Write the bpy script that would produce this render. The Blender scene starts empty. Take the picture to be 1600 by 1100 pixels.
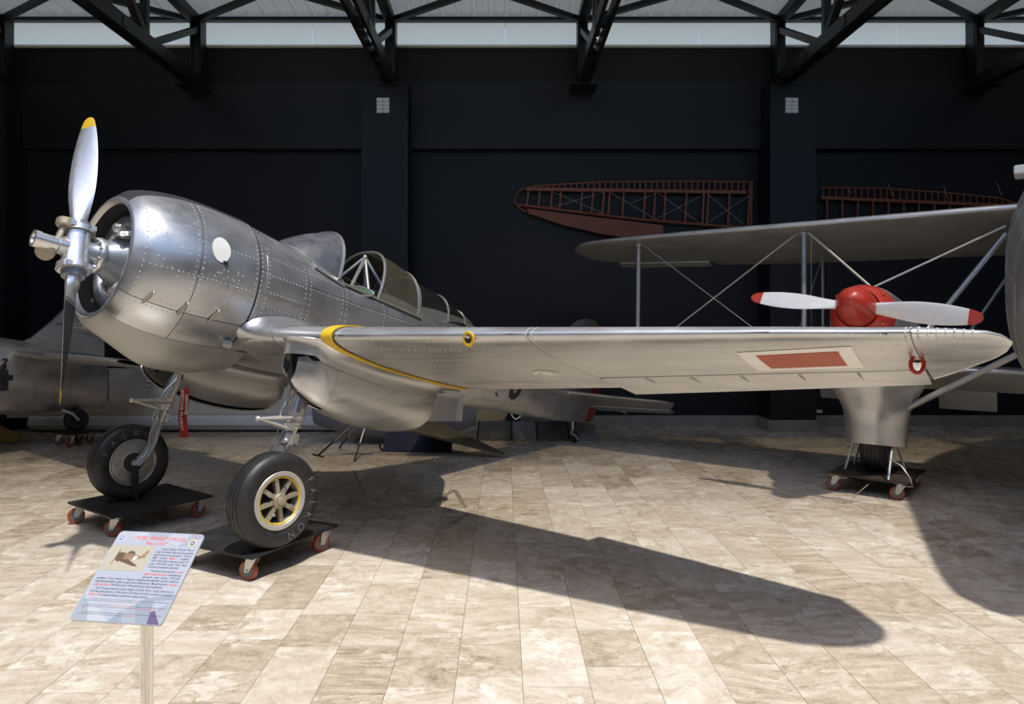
import bpy, bmesh, math, random
import numpy as np
from mathutils import Vector, Matrix
random.seed(7)
rng = np.random.default_rng(7)
D, C = bpy.data, bpy.context.scene.collection
SC = bpy.context.scene
PI = math.pi

# ------------------------------------------------------------------ camera, sky, sun, exposure
cam = D.objects.new('camera', D.cameras.new('camera'))
C.objects.link(cam)
cam.location = (0, 0, 1.8)
cam.rotation_euler = (PI / 2, 0, 0)
cam.data.sensor_width = 36
cam.data.lens = 36 * 1100 / 1600
cam.data.shift_x, cam.data.shift_y = 14 / 1600, -50 / 1600
cam.data.clip_end = 200
SC.camera = cam

world = D.worlds.new('sky'); SC.world = world
world.use_nodes = True
wn = world.node_tree
bg = wn.nodes['Background']
sky = wn.nodes.new('ShaderNodeTexSky')
sky.sky_type = 'NISHITA'
sky.sun_disc = False
sky.sun_elevation = math.radians(70)
sky.sun_rotation = math.radians(-155)
wn.links.new(sky.outputs['Color'], bg.inputs['Color'])
bg.inputs['Strength'].default_value = 0.30

sun = D.objects.new('sun', D.lights.new('sun', 'SUN'))
C.objects.link(sun)
sun.data.energy = 4.6
sun.data.color = (1.0, 0.965, 0.90)
sun.data.angle = math.radians(1.6)
SUN_DIR = Vector((-0.18, 0.34, -1))
sun.rotation_euler = SUN_DIR.to_track_quat('-Z', 'Y').to_euler()
sun.location = (1.5, -2, 12)

SC.view_settings.view_transform = 'Standard'
SC.view_settings.look = 'None'
SC.view_settings.gamma = 1
SC.view_settings.use_curve_mapping = False
SC.view_settings.exposure = 0.0
SC.cycles.use_denoising = True
SC.cycles.max_bounces = 10
SC.cycles.diffuse_bounces = 5
SC.cycles.glossy_bounces = 5
SC.cycles.transparent_max_bounces = 16
SC.cycles.sample_clamp_indirect = 6

# ------------------------------------------------------------------ materials
def node_mat(name):
    m = D.materials.new(name); m.use_nodes = True
    return m, m.node_tree, m.node_tree.nodes['Principled BSDF']

def mat(name, col, rough=.5, metal=0., var=.0, scale=6., stretch=(1, 1, 1), spec=.5, bump=0., alpha=1., trans=0., coat=0., rvar=0., detail=5.):
    m, nt, b = node_mat(name)
    b.inputs['Roughness'].default_value = rough
    b.inputs['Metallic'].default_value = metal
    b.inputs['Specular IOR Level'].default_value = spec
    b.inputs['Transmission Weight'].default_value = trans
    b.inputs['Alpha'].default_value = alpha
    b.inputs['Coat Weight'].default_value = coat
    c4 = (*col, 1)
    b.inputs['Base Color'].default_value = c4
    if var or bump or rvar:
        tc = nt.nodes.new('ShaderNodeTexCoord')
        mp = nt.nodes.new('ShaderNodeMapping'); mp.inputs['Scale'].default_value = stretch
        nz = nt.nodes.new('ShaderNodeTexNoise'); nz.inputs['Scale'].default_value = scale
        nz.inputs['Detail'].default_value = detail; nz.inputs['Roughness'].default_value = .62
        nt.links.new(tc.outputs['Object'], mp.inputs['Vector'])
        nt.links.new(mp.outputs['Vector'], nz.inputs['Vector'])
        if var:
            rp = nt.nodes.new('ShaderNodeValToRGB')
            lo = tuple(max(0, x * (1 - var)) for x in col); hi = tuple(min(1, x * (1 + var)) for x in col)
            rp.color_ramp.elements[0].position = .28; rp.color_ramp.elements[0].color = (*lo, 1)
            rp.color_ramp.elements[1].position = .72; rp.color_ramp.elements[1].color = (*hi, 1)
            nt.links.new(nz.outputs['Fac'], rp.inputs['Fac'])
            nt.links.new(rp.outputs['Color'], b.inputs['Base Color'])
        if rvar:
            mr = nt.nodes.new('ShaderNodeMapRange')
            mr.inputs['From Min'].default_value = .3; mr.inputs['From Max'].default_value = .7
            mr.inputs['To Min'].default_value = max(.05, rough - rvar); mr.inputs['To Max'].default_value = rough + rvar
            nt.links.new(nz.outputs['Fac'], mr.inputs['Value']); nt.links.new(mr.outputs['Result'], b.inputs['Roughness'])
        if bump:
            bp = nt.nodes.new('ShaderNodeBump'); bp.inputs['Strength'].default_value = bump; bp.inputs['Distance'].default_value = .01
            nt.links.new(nz.outputs['Fac'], bp.inputs['Height']); nt.links.new(bp.outputs['Normal'], b.inputs['Normal'])
    return m

M = {}
M['silver'] = mat('painted_aluminium', (.57, .575, .585), .33, .82, .13, 4, (1, 1, 1.6), rvar=.08, bump=.02, detail=8)
M['silver_wing'] = mat('worn_wing_aluminium', (.60, .60, .595), .36, .76, .20, 3.2, (.7, .7, 6), rvar=.08, bump=.02, detail=8)
M['silver_dull'] = mat('dull_aluminium', (.42, .42, .40), .46, .7, .12, 4, rvar=.08)
M['silver_bright'] = mat('bright_aluminium', (.76, .76, .76), .30, .8, .04, 10, rvar=.02)
M['rivet'] = mat('rivet_heads', (.62, .62, .62), .5, .1)
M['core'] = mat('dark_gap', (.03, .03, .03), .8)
M['antiglare'] = mat('antiglare_grey_paint', (.035, .035, .04), .6, 0, .3, 9, spec=.3)
M['blade'] = mat('propeller_metal', (.74, .74, .74), .33, .75, .08, 30, (1, 1, .2), rvar=.07)
M['blade_white'] = mat('propeller_white_paint', (.80, .81, .83), .3, 0.1, .05, 12)
M['black'] = mat('black_paint', (.018, .018, .02), .55, 0, .3, 12)
M['deck'] = mat('dolly_plate_black', (.022, .022, .024), .5, .2, .45, 7, rvar=.12)
M['deck_rust'] = mat('dolly_plate_worn', (.06, .045, .032), .5, .3, .7, 4)
M['rubber'] = mat('tyre_rubber', (.022, .022, .024), .48, 0, .35, 16, bump=.1, spec=.45)
M['yellow'] = mat('yellow_paint', (.80, .50, .02), .42, 0, .08, 8)
M['red'] = mat('red_paint', (.46, .035, .02), .35, 0, .10, 6, coat=.3)
M['flag_red'] = mat('insignia_red', (.40, .085, .04), .55, 0, .14, 9)
M['flag_white'] = mat('insignia_white', (.84, .82, .77), .5, 0, .05, 6)
M['white'] = mat('white_paint', (.82, .82, .80), .45, 0, .04, 5)
M['crank'] = mat('engine_blue_grey', (.26, .29, .33), .36, .45, .12, 9)
M['steel'] = mat('strut_steel', (.62, .64, .67), .30, .8, .04, 8)
M['chrome'] = mat('polished_steel', (.82, .81, .79), .08, 1.0)
M['zinc'] = mat('caster_zinc', (.66, .66, .64), .33, .85, .1, 20)
M['pu'] = mat('caster_red_tyre', (.36, .075, .03), .42, 0, .15, 15)
M['castergrey'] = mat('caster_grey_hub', (.16, .18, .20), .45, .3)
M['tan'] = mat('wheel_bronze_paint', (.42, .37, .28), .45, .5, .15, 18)
M['beige'] = mat('hub_beige', (.55, .52, .47), .4, .4, .1, 14)
M['wall'] = mat('wall_paint_navy', (.0028, .0031, .0050), .6, 0, .12, 3)
M['wall_hi'] = mat('wall_column_paint', (.0044, .0048, .0070), .55, 0, .1, 3)
M['truss'] = mat('black_steel', (.008, .009, .010), .45, .1)
M['stone_trim'] = mat('skirting_stone', (.30, .27, .23), .45, 0, .25, 7, (1, 1, 3))
M['grout'] = mat('floor_grout', (.40, .36, .30), .8)
M['wood'] = mat('red_brown_wood', (.24, .066, .026), .5, 0, .25, 10, (1, 1, 8))
M['ply'] = mat('plywood_red', (.22, .062, .026), .5, 0, .15, 5, (.6, 1, 5))
M['yellow_wood'] = mat('pale_yellow_wood', (.50, .34, .13), .5, 0, .12, 6, (1, 1, 6))
M['wire'] = mat('rigging_wire', (.45, .45, .42), .35, .6)
M['navy'] = mat('navy_fabric', (.010, .016, .055), .7, 0, .2, 8)
M['slate'] = mat('slate_blue_panel', (.22, .24, .32), .5, .1, .12, 5)
M['brown_panel'] = mat('brown_metal_panel', (.17, .145, .105), .42, .35, .12, 4)
M['grey_fabric'] = mat('grey_fabric', (.12, .12, .11), .75, 0, .15, 5)
M['lt_fabric'] = mat('light_grey_fabric', (.24, .24, .25), .7, 0, .1, 5)
M['cream'] = mat('cream_paint', (.78, .72, .60), .5, 0, .08, 4)
M['offwhite'] = mat('off_white_paint', (.82, .80, .76), .45, 0, .05, 4)
M['ribbon'] = mat('red_ribbon', (.50, .012, .018), .6, 0, .1, 20)
M['ink_red'] = mat('red_print', (.80, .06, .05), .5)
M['ink_navy'] = mat('navy_print', (.045, .045, .10), .5)
M['ink_white'] = mat('white_print', (.75, .70, .68), .6)
M['chalk'] = mat('chalk', (.15, .145, .14), .8)
M['tape'] = mat('old_tape', (.21, .17, .12), .7)
M['gold'] = mat('gold_print', (.55, .38, .10), .5)
M['blue_print'] = mat('blue_print', (.05, .08, .42), .5)
M['photo_bg'] = mat('photo_cream', (.42, .385, .29), .5, 0, .04, 8)
M['photo_brown'] = mat('photo_brown', (.12, .065, .035), .5, 0, .2, 60)
M['photo_tan'] = mat('photo_tan', (.26, .175, .10), .5, 0, .2, 60)
M['green_inst'] = mat('green_instrument', (.09, .20, .12), .4)
M['cockpit'] = mat('cockpit_grey_green', (.03, .035, .03), .7)
M['frost'] = mat('scuffed_plexiglass', (.15, .155, .18), .38, 0, .35, 9, alpha=.84, rvar=.1)
M['glass'] = mat('yellowed_plexiglass', (.13, .125, .085), .14, 0, .3, 4, alpha=.55, spec=.35)
M['glass_dark'] = mat('dark_plexiglass', (.035, .035, .03), .12, 0, .2, 4, alpha=.55, spec=.3)
M['lens'] = mat('lamp_lens', (.75, .75, .72), .1, .2)
M['canopy_frame'] = mat('canopy_frame_metal', (.42, .41, .37), .4, .7, .15, 12)
def translucent(name, col, tw):
    m, nt, b = node_mat(name); b.inputs['Base Color'].default_value = (*col, 1); b.inputs['Roughness'].default_value = .55
    t = nt.nodes.new('ShaderNodeBsdfTranslucent'); t.inputs['Color'].default_value = (*col, 1)
    x = nt.nodes.new('ShaderNodeMixShader'); x.inputs['Fac'].default_value = tw
    nt.links.new(b.outputs[0], x.inputs[1]); nt.links.new(t.outputs[0], x.inputs[2]); nt.links.new(x.outputs[0], nt.nodes['Material Output'].inputs[0]); return m
M['panel_white'] = translucent('clerestory_sheet', (.74, .78, .80), .45)
pw = M['panel_white'].node_tree.nodes['Principled BSDF']; pw.inputs['Emission Color'].default_value = (.88, .96, 1, 1); pw.inputs['Emission Strength'].default_value = .34   # daylight behind the sheets
M['roof'] = translucent('roof_sheet', (.74, .75, .74), .27)
for k, c in dict(a=(.37, .40, .46), b=(.40, .42, .47), c=(.31, .34, .385), d=(.25, .29, .345), e=(.12, .08, .17), f=(.33, .29, .37), g=(.44, .455, .49)).items():
    M['sign_' + k] = mat('sign_print_' + k, c, .35)

def stone_material():
    m, nt, b = node_mat('travertine')
    N = nt.nodes; L = nt.links
    at = N.new('ShaderNodeAttribute'); at.attribute_name = 'tone'
    sp = N.new('ShaderNodeSeparateColor'); L.new(at.outputs['Color'], sp.inputs['Color'])
    ge = N.new('ShaderNodeNewGeometry')
    off = N.new('ShaderNodeVectorMath'); off.operation = 'MULTIPLY_ADD'
    L.new(at.outputs['Color'], off.inputs[0]); off.inputs[1].default_value = (37, 53, 71)
    L.new(ge.outputs['Position'], off.inputs[2])
    # each stone is cut at a slightly different angle to its bedding
    rot = N.new('ShaderNodeVectorRotate'); rot.rotation_type = 'Z_AXIS'
    ang = N.new('ShaderNodeMapRange'); ang.inputs['To Min'].default_value = -.35; ang.inputs['To Max'].default_value = .35
    L.new(sp.outputs['Blue'], ang.inputs['Value']); L.new(ang.outputs['Result'], rot.inputs['Angle'])
    L.new(off.outputs['Vector'], rot.inputs['Vector'])
    def noise(vec, scale, detail, rough, dist=0.):
        q = N.new('ShaderNodeTexNoise'); q.inputs['Scale'].default_value = scale; q.inputs['Detail'].default_value = detail
        q.inputs['Roughness'].default_value = rough; q.inputs['Distortion'].default_value = dist
        L.new(vec, q.inputs['Vector']); return q
    def math_(op, a, b=None, c=None):
        q = N.new('ShaderNodeMath'); q.operation = op
        for k, x in enumerate((a, b, c)):
            if x is None: continue
            if isinstance(x, (int, float)): q.inputs[k].default_value = x
            else: L.new(x, q.inputs[k])
        return q.outputs[0]
    def mapr(x, a, b, c=0., d=1.):
        q = N.new('ShaderNodeMapRange'); q.inputs['From Min'].default_value = a; q.inputs['From Max'].default_value = b
        q.inputs['To Min'].default_value = c; q.inputs['To Max'].default_value = d; L.new(x, q.inputs['Value']); return q.outputs['Result']
    mp = N.new('ShaderNodeMapping'); mp.inputs['Scale'].default_value = (1.4, 8, 1)
    L.new(rot.outputs['Vector'], mp.inputs['Vector'])
    n1 = noise(mp.outputs['Vector'], 1.9, 12, .74, .35)                # bedding
    n2 = noise(rot.outputs['Vector'], 6.5, 11, .72, .6)                # cloudy, broken stone
    n4 = noise(rot.outputs['Vector'], 55, 6, .7)                       # grain
    mixn = N.new('ShaderNodeMix'); mixn.data_type = 'FLOAT'
    L.new(sp.outputs['Green'], mixn.inputs['Factor']); L.new(n1.outputs['Fac'], mixn.inputs['A']); L.new(n2.outputs['Fac'], mixn.inputs['B'])
    body = math_('MULTIPLY_ADD', mixn.outputs['Result'], 1.75, -.50)
    body = math_('ADD', body, mapr(n4.outputs['Fac'], .3, .7, -.10, .10))
    # broken flakes, each with its own shade, in patches of the stone
    wv = N.new('ShaderNodeVectorMath'); wv.operation = 'MULTIPLY_ADD'; wv.inputs[1].default_value = (.30, .30, .30)
    L.new(n2.outputs['Color'], wv.inputs[0]); L.new(rot.outputs['Vector'], wv.inputs[2])
    mp2 = N.new('ShaderNodeMapping'); mp2.inputs['Scale'].default_value = (9, 20, 1); L.new(wv.outputs['Vector'], mp2.inputs['Vector'])
    vo = N.new('ShaderNodeTexVoronoi'); vo.inputs['Scale'].default_value = 1.; L.new(mp2.outputs['Vector'], vo.inputs['Vector'])
    vs = N.new('ShaderNodeSeparateColor'); L.new(vo.outputs['Color'], vs.inputs['Color'])
    ve = N.new('ShaderNodeTexVoronoi'); ve.feature = 'DISTANCE_TO_EDGE'; ve.inputs['Scale'].default_value = 1.; L.new(mp2.outputs['Vector'], ve.inputs['Vector'])
    n3 = noise(off.outputs['Vector'], 2.6, 4, .6)
    gate = mapr(n3.outputs['Fac'], .50, .60)
    flake = math_('MULTIPLY', mapr(vs.outputs['Red'], .55, .62, -.05, .22), gate)
    body = math_('ADD', body, flake)
    crack = math_('MULTIPLY', mapr(ve.outputs['Distance'], 0, .06, -.20, 0), gate)
    body = math_('ADD', body, crack)
    tot = math_('MULTIPLY_ADD', sp.outputs['Red'], .38, body)
    rp = N.new('ShaderNodeValToRGB'); e = rp.color_ramp.elements
    e[0].position = 0.0; e[0].color = (.16, .118, .08, 1)
    e[1].position = 1.0; e[1].color = (.72, .665, .585, 1)
    for p, c in ((.20, (.28, .215, .145)), (.42, (.42, .345, .255)), (.64, (.545, .472, .378)), (.82, (.62, .56, .475))):
        k = e.new(p); k.color = (*c, 1)
    L.new(tot, rp.inputs['Fac'])
    # thin pale veins
    nv = noise(mp.outputs['Vector'], 1.1, 6, .65, 1.5)
    vein = math_('MULTIPLY', mapr(math_('ABSOLUTE', math_('SUBTRACT', nv.outputs['Fac'], .5)), 0, .012, .6, 0), mapr(n3.outputs['Fac'], .40, .55))
    mx = N.new('ShaderNodeMix'); mx.data_type = 'RGBA'
    L.new(vein, mx.inputs['Factor']); L.new(rp.outputs['Color'], mx.inputs['A']); mx.inputs['B'].default_value = (.74, .69, .61, 1)
    L.new(mx.outputs['Result'], b.inputs['Base Color'])
    rr = N.new('ShaderNodeMapRange'); rr.inputs['From Min'].default_value = .3; rr.inputs['From Max'].default_value = .7
    rr.inputs['To Min'].default_value = .17; rr.inputs['To Max'].default_value = .36
    L.new(n2.outputs['Fac'], rr.inputs['Value']); L.new(rr.outputs['Result'], b.inputs['Roughness'])
    b.inputs['Specular IOR Level'].default_value = .4
    bp = N.new('ShaderNodeBump'); bp.inputs['Strength'].default_value = .06; bp.inputs['Distance'].default_value = .01
    L.new(n1.outputs['Fac'], bp.inputs['Height']); L.new(bp.outputs['Normal'], b.inputs['Normal'])
    return m
M['stone'] = stone_material()
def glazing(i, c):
    m = D.materials.new('sun_dimming_glass_%d' % i); m.use_nodes = True; nt = m.node_tree; nt.nodes.clear()
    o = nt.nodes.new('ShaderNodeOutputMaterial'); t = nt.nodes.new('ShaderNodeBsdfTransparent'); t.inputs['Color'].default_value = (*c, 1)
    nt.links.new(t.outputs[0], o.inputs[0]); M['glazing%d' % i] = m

# ------------------------------------------------------------------ helpers
def woff(o):
    v = Vector((0, 0, 0))
    while o is not None:
        v += o.location; o = o.parent
    return np.array(v)

def nrm(a):
    a = np.asarray(a, float); l = np.linalg.norm(a)
    return a / l if l > 1e-12 else a

def frame_of(ax):
    ax = nrm(ax); t = np.array([0, 0, 1.]) if abs(ax[2]) < .9 else np.array([1., 0, 0])
    u = nrm(np.cross(t, ax)); return u, np.cross(ax, u), ax

class MB:
    """Collects geometry and links it as ONE mesh object."""
    def __init__(s): s.v = []; s.f = []; s.n = 0
    def add(s, v, f):
        v = np.asarray(v, float).reshape(-1, 3); s.v.append(v)
        s.f += [tuple(int(i) + s.n for i in q) for q in f]; s.n += len(v); return s
    def grid(s, G, cu=False, cv=False):
        G = np.asarray(G, float); n, m = G.shape[:2]; f = []
        for i in range(n if cu else n - 1):
            for j in range(m if cv else m - 1):
                a, b = i * m + j, ((i + 1) % n) * m + j
                c, d = ((i + 1) % n) * m + (j + 1) % m, i * m + (j + 1) % m
                f.append((a, b, c, d))
        return s.add(G, f)
    def slab(s, G, t, lift=0.):
        """closed sheet of thickness t grown inward from the grid (lift raises it first)"""
        G = np.asarray(G, float); n, m = G.shape[:2]
        N = gnorm(G); O = G + N * lift; I = O - N * t
        V = np.concatenate([O.reshape(-1, 3), I.reshape(-1, 3)]); k = n * m; f = []
        for i in range(n - 1):
            for j in range(m - 1):
                a, b, c, d = i * m + j, (i + 1) * m + j, (i + 1) * m + j + 1, i * m + j + 1
                f.append((a, b, c, d)); f.append((a + k, d + k, c + k, b + k))
        for i in range(n - 1):
            for j in (0, m - 1):
                a, b = i * m + j, (i + 1) * m + j; f.append((a, b, b + k, a + k))
        for j in range(m - 1):
            for i in (0, n - 1):
                a, b = i * m + j, i * m + j + 1; f.append((a, b, b + k, a + k))
        return s.add(V, f)
    def box(s, c, size, ax=None):
        c = np.asarray(c, float); h = np.asarray(size, float) / 2
        A = np.eye(3) if ax is None else np.asarray(ax, float)
        v = [c + A[0] * (x * h[0]) + A[1] * (y * h[1]) + A[2] * (z * h[2]) for x in (-1, 1) for y in (-1, 1) for z in (-1, 1)]
        return s.add(v, [(0, 1, 3, 2), (4, 6, 7, 5), (0, 4, 5, 1), (2, 3, 7, 6), (0, 2, 6, 4), (1, 5, 7, 3)])
    def bar(s, a, b, w, h, up=(0, 0, 1)):
        a = np.asarray(a, float); b = np.asarray(b, float); d = nrm(b - a); up = np.asarray(up, float)
        if abs(np.dot(d, nrm(up))) > .995: up = np.array([0, 1., 0])
        x = nrm(np.cross(d, up)); u = np.cross(x, d)
        return s.box((a + b) / 2, (np.linalg.norm(b - a), w, h), (d, x, u))
    def tube(s, pts, r, n=10, cap=True):
        P = [np.asarray(p, float) for p in pts]; k = len(P)
        R = [r] * k if np.isscalar(r) else list(r)
        T = [nrm(P[min(i + 1, k - 1)] - P[max(i - 1, 0)]) for i in range(k)]
        u, w, _ = frame_of(T[0]); rings = []
        for i in range(k):
            u = nrm(u - T[i] * np.dot(u, T[i])); w = np.cross(T[i], u)
            rings.append([P[i] + R[i] * (math.cos(a) * u + math.sin(a) * w) for a in np.linspace(0, 2 * PI, n, endpoint=False)])
        b0 = s.n; s.grid(np.array(rings), cv=True)
        if cap:
            s.f.append(tuple(b0 + j for j in range(n))[::-1]); s.f.append(tuple(b0 + (k - 1) * n + j for j in range(n)))
        return s
    def lathe(s, prof, o, ax, n=32, cap=False):
        o = np.asarray(o, float); u, w, a = frame_of(ax)
        G = np.array([[o + a * p[0] + p[1] * (math.cos(t) * u + math.sin(t) * w) for t in np.linspace(0, 2 * PI, n, endpoint=False)] for p in prof])
        b0 = s.n; s.grid(G, cv=True)
        if cap:
            s.f.append(tuple(b0 + j for j in range(n))[::-1]); s.f.append(tuple(b0 + (len(prof) - 1) * n + j for j in range(n)))
        return s
    def prism(s, poly, o, ux, uy, t):
        o = np.asarray(o, float); ux = np.asarray(ux, float); uy = np.asarray(uy, float); nn = nrm(np.cross(ux, uy)); k = len(poly)
        A = [o + ux * p[0] + uy * p[1] for p in poly]; B = [q + nn * t for q in A]
        f = [tuple(range(k))[::-1], tuple(range(k, 2 * k))] + [(i, (i + 1) % k, (i + 1) % k + k, i + k) for i in range(k)]
        return s.add(A + B, f)
    def ball(s, c, r, n=10, sq=(1, 1, 1)):
        c = np.asarray(c, float)
        G = np.array([[c + r * np.array(sq) * np.array([math.sin(a) * math.cos(b), math.sin(a) * math.sin(b), math.cos(a)])
                       for b in np.linspace(0, 2 * PI, n, endpoint=False)] for a in np.linspace(.02, PI - .02, n // 2 + 2)])
        b0 = s.n; s.grid(G, cv=True); k = len(G)
        s.f.append(tuple(b0 + j for j in range(n))); s.f.append(tuple(b0 + (k - 1) * n + j for j in range(n))[::-1])
        return s
    def build(s, name, material, parent=None, smooth=True, angle=38, T=None, kind=None, label=None, bevel=0.):
        v = np.concatenate(s.v) if s.v else np.zeros((0, 3))
        if T is not None: v = T(v)
        v = v - woff(parent)
        me = D.meshes.new(name); me.from_pydata(v.tolist(), [], s.f)
        bm = bmesh.new(); bm.from_mesh(me)
        bmesh.ops.recalc_face_normals(bm, faces=bm.faces)
        if bevel:
            bmesh.ops.bevel(bm, geom=[e for e in bm.edges if len(e.link_faces) == 2 and e.calc_face_angle(0) > .5], offset=bevel, segments=2, affect='EDGES', clamp_overlap=True)
        bm.to_mesh(me); bm.free()
        if smooth:
            me.shade_smooth(); me.set_sharp_from_angle(angle=math.radians(angle))
        mats = material if isinstance(material, (list, tuple)) else [material]
        for m in mats: me.materials.append(M[m])
        o = D.objects.new(name, me); C.objects.link(o)
        if parent is not None: o.parent = parent
        if kind: o['kind'] = kind
        if label: o['label'] = label
        return o

def gnorm(G):
    du = np.gradient(G, axis=0); dv = np.gradient(G, axis=1)
    N = np.cross(du, dv); l = np.linalg.norm(N, axis=2, keepdims=True)
    return N / np.maximum(l, 1e-9)

def thing(name, label, cat, loc, group=None):
    o = D.objects.new(name, None); C.objects.link(o); o.location = loc; o.empty_display_size = .1
    o['label'] = label; o['category'] = cat
    if group: o['group'] = group
    return o

def tag(o, label, cat, group=None):
    o['label'] = label; o['category'] = cat
    if group: o['group'] = group
    return o

def copy_tree(src, loc, rotz=0, parent=None):
    c = src.copy(); C.objects.link(c)
    if parent is None: c.location = loc; c.rotation_euler = (0, 0, rotz)
    else: c.parent = parent
    for ch in src.children: copy_tree(ch, None, 0, c)
    return c

def lerp_tab(tab, x):
    t = np.array(tab, float); return np.array([np.interp(x, t[:, 0], t[:, i]) for i in range(1, t.shape[1])])

def smooth_tab(tab, x):
    """monotone-ish smooth interpolation (Catmull-Rom) of a station table"""
    t = np.array(tab, float); X = t[:, 0]
    if x <= X[0]: return t[0, 1:]
    if x >= X[-1]: return t[-1, 1:]
    i = int(np.searchsorted(X, x) - 1); h = X[i + 1] - X[i]; s = (x - X[i]) / h
    def sl(k):
        if k == 0: return (t[1, 1:] - t[0, 1:]) / (X[1] - X[0])
        if k == len(X) - 1: return (t[-1, 1:] - t[-2, 1:]) / (X[-1] - X[-2])
        return (t[k + 1, 1:] - t[k - 1, 1:]) / (X[k + 1] - X[k - 1])
    m0, m1 = sl(i) * h, sl(i + 1) * h; a, b = t[i, 1:], t[i + 1, 1:]
    return (2 * s**3 - 3 * s**2 + 1) * a + (s**3 - 2 * s**2 + s) * m0 + (-2 * s**3 + 3 * s**2) * b + (s**3 - s**2) * m1

def text_geo(body, size=1., shear=0., res=2, thin=0.):
    cu = D.curves.new('t', 'FONT'); cu.body = body; cu.size = size; cu.shear = shear; cu.resolution_u = res; cu.offset = thin
    o = D.objects.new('t', cu); C.objects.link(o)
    me = D.meshes.new_from_object(o)
    v = np.array([p.co[:] for p in me.vertices]).reshape(-1, 3); f = [tuple(p.vertices) for p in me.polygons]
    D.objects.remove(o); D.curves.remove(cu); D.meshes.remove(me)
    return v, f

def rivet(mb, p, n, r=.0058):
    u, w, a = frame_of(n); p = np.asarray(p)
    ring = [p + r * (math.cos(t) * u + math.sin(t) * w) for t in np.linspace(0, 2 * PI, 5, endpoint=False)]
    mb.add(ring + [p + a * r * .7], [(i, (i + 1) % 5, 5) for i in range(5)])

def rivet_row(mb, surf, a, b, step=.035, r=.0058):
    """row of rivets from parameter a to b of a surface (u, v) -> point"""
    a = np.asarray(a, float); b = np.asarray(b, float)
    pa, pb = surf(*a), surf(*b); k = max(2, int(np.linalg.norm(pb - pa) / step))
    for s in np.linspace(0, 1, k):
        q = a + (b - a) * s; e = 1e-3
        p = surf(*q); n = nrm(np.cross(surf(q[0] + e, q[1]) - p, surf(q[0], q[1] + e) - p))
        mb._sgn = getattr(mb, '_sgn', 1)
        rivet(mb, p, n * mb._sgn, r)

# ------------------------------------------------------------------ the hall
YW = 11.93                                   # back wall
def struct(mb, name, material, parent=None, **k):
    k.setdefault('smooth', False)
    o = mb.build(name, material, parent, **k)
    if parent is None: o['kind'] = 'structure'
    return o

struct(MB().box((0, YW + .15, 3.215), (34, .3, 6.43)), 'wall_back', 'wall')
struct(MB().box((-15.15, 2, 3.7), (.3, 21, 7.4)), 'wall_left', 'wall')
struct(MB().box((16.15, 2, 3.7), (.3, 21, 7.4)), 'wall_right', 'wall')
struct(MB().box((0, -8.15, 3.7), (34, .3, 7.4)), 'wall_front', 'wall')
# light band of sheets above the dark wall
bandw = struct(MB().box((0, YW + .20, 6.93), (34, .2, .12)).box((0, YW + .20, 6.43), (34, .2, .04)), 'wall_clerestory', 'truss')
jx = [-13.1, -9.78, -6.49, -3.24, .04, 3.33, 6.69, 9.95, 13.2]
for a, b in zip(jx[:-1], jx[1:]):
    MB().box(((a + b) / 2, YW + .05, 6.645), (b - a - .006, .012, .415)).build('sheet_panel', 'panel_white', bandw, smooth=False)
struct(MB().box((0, YW + .02, 6.428), (34, .14, .035)), 'trim_1', 'offwhite')
# columns, the deep beam between them, and the skirting
colx = [-8.43, -1.912, 4.69, 11.3]
for x in colx:
    struct(MB().box((x, YW - .275, 2.815), (.745, .55, 5.63)), 'column', 'wall_hi')
edges = [-15] + [e for x in colx for e in (x - .373, x + .373)] + [16]
for i in range(0, len(edges), 2):
    a, b = edges[i], edges[i + 1]
    struct(MB().box(((a + b) / 2, YW - .07, 5.20), (b - a - .01, .14, 1.06)), 'beam', 'wall_hi')
    struct(MB().box(((a + b) / 2, YW - .03, 5.78), (b - a - .01, .06, .05)), 'trim_2', 'truss')
base = struct(MB().box((0, YW - .008, .085), (31, .016, .17)), 'baseboard_back', 'grout')
def skirting(a, b, y0, along='x'):
    n = max(1, round(abs(b - a) / .62))
    for k in range(n):
        p, q = a + (b - a) * k / n, a + (b - a) * (k + 1) / n
        c, L = (p + q) / 2, abs(q - p) - .004
        mb = MB()
        if along == 'x':
            mb.box((c, y0 - .015 - rng.uniform(0, .002), .0925), (L, .03, .185))
        else:
            mb.box((y0, c, .0925), (.03, L, .185))
        mb.build('stone', 'stone_trim', base, smooth=False)
for i in range(2, len(edges) - 1, 2):
    skirting(edges[i], edges[i + 1], YW)
skirting(-9.5 + .6, -9.5 + .61, YW)
for x in colx[1:3]:
    skirting(x - .373, x + .373, YW - .55)
    skirting(YW - .55, YW, x - .373 - .015, 'y'); skirting(YW - .55, YW, x + .373 + .015, 'y')

# roof: ribbed sheet along the wall side, open skylight over the middle of the hall
def roof_sheet():
    mb = MB(); xs = []; 
    x = -15.
    while x < 16:
        xs += [(x, 0), (x + .17, 0), (x + .19, .035), (x + .24, .035), (x + .26, 0)]; x += .27
    G = np.array([[(px_, y, z0 + dz) for (px_, dz) in xs] for (y, z0) in ((12.1, 6.93), (8.62, 7.12))])
    return mb.slab(G, .01)
struct(roof_sheet(), 'ceiling', 'roof')
sky_x0, sky_x1, sky_y0, sky_y1 = -7.4, 9.5, -3.0, 8.6
for (a, b, c, d) in ((-15.3, 16.3, -8.3, sky_y0), (-15.3, sky_x0, sky_y0, sky_y1), (sky_x1, 16.3, sky_y0, sky_y1)):
    struct(MB().box(((a + b) / 2, (c + d) / 2, 7.25), (b - a, d - c, .12)), 'ceiling_side', 'truss')
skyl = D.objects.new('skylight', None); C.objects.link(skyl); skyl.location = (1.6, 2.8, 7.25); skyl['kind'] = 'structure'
ny_ = 20
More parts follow.
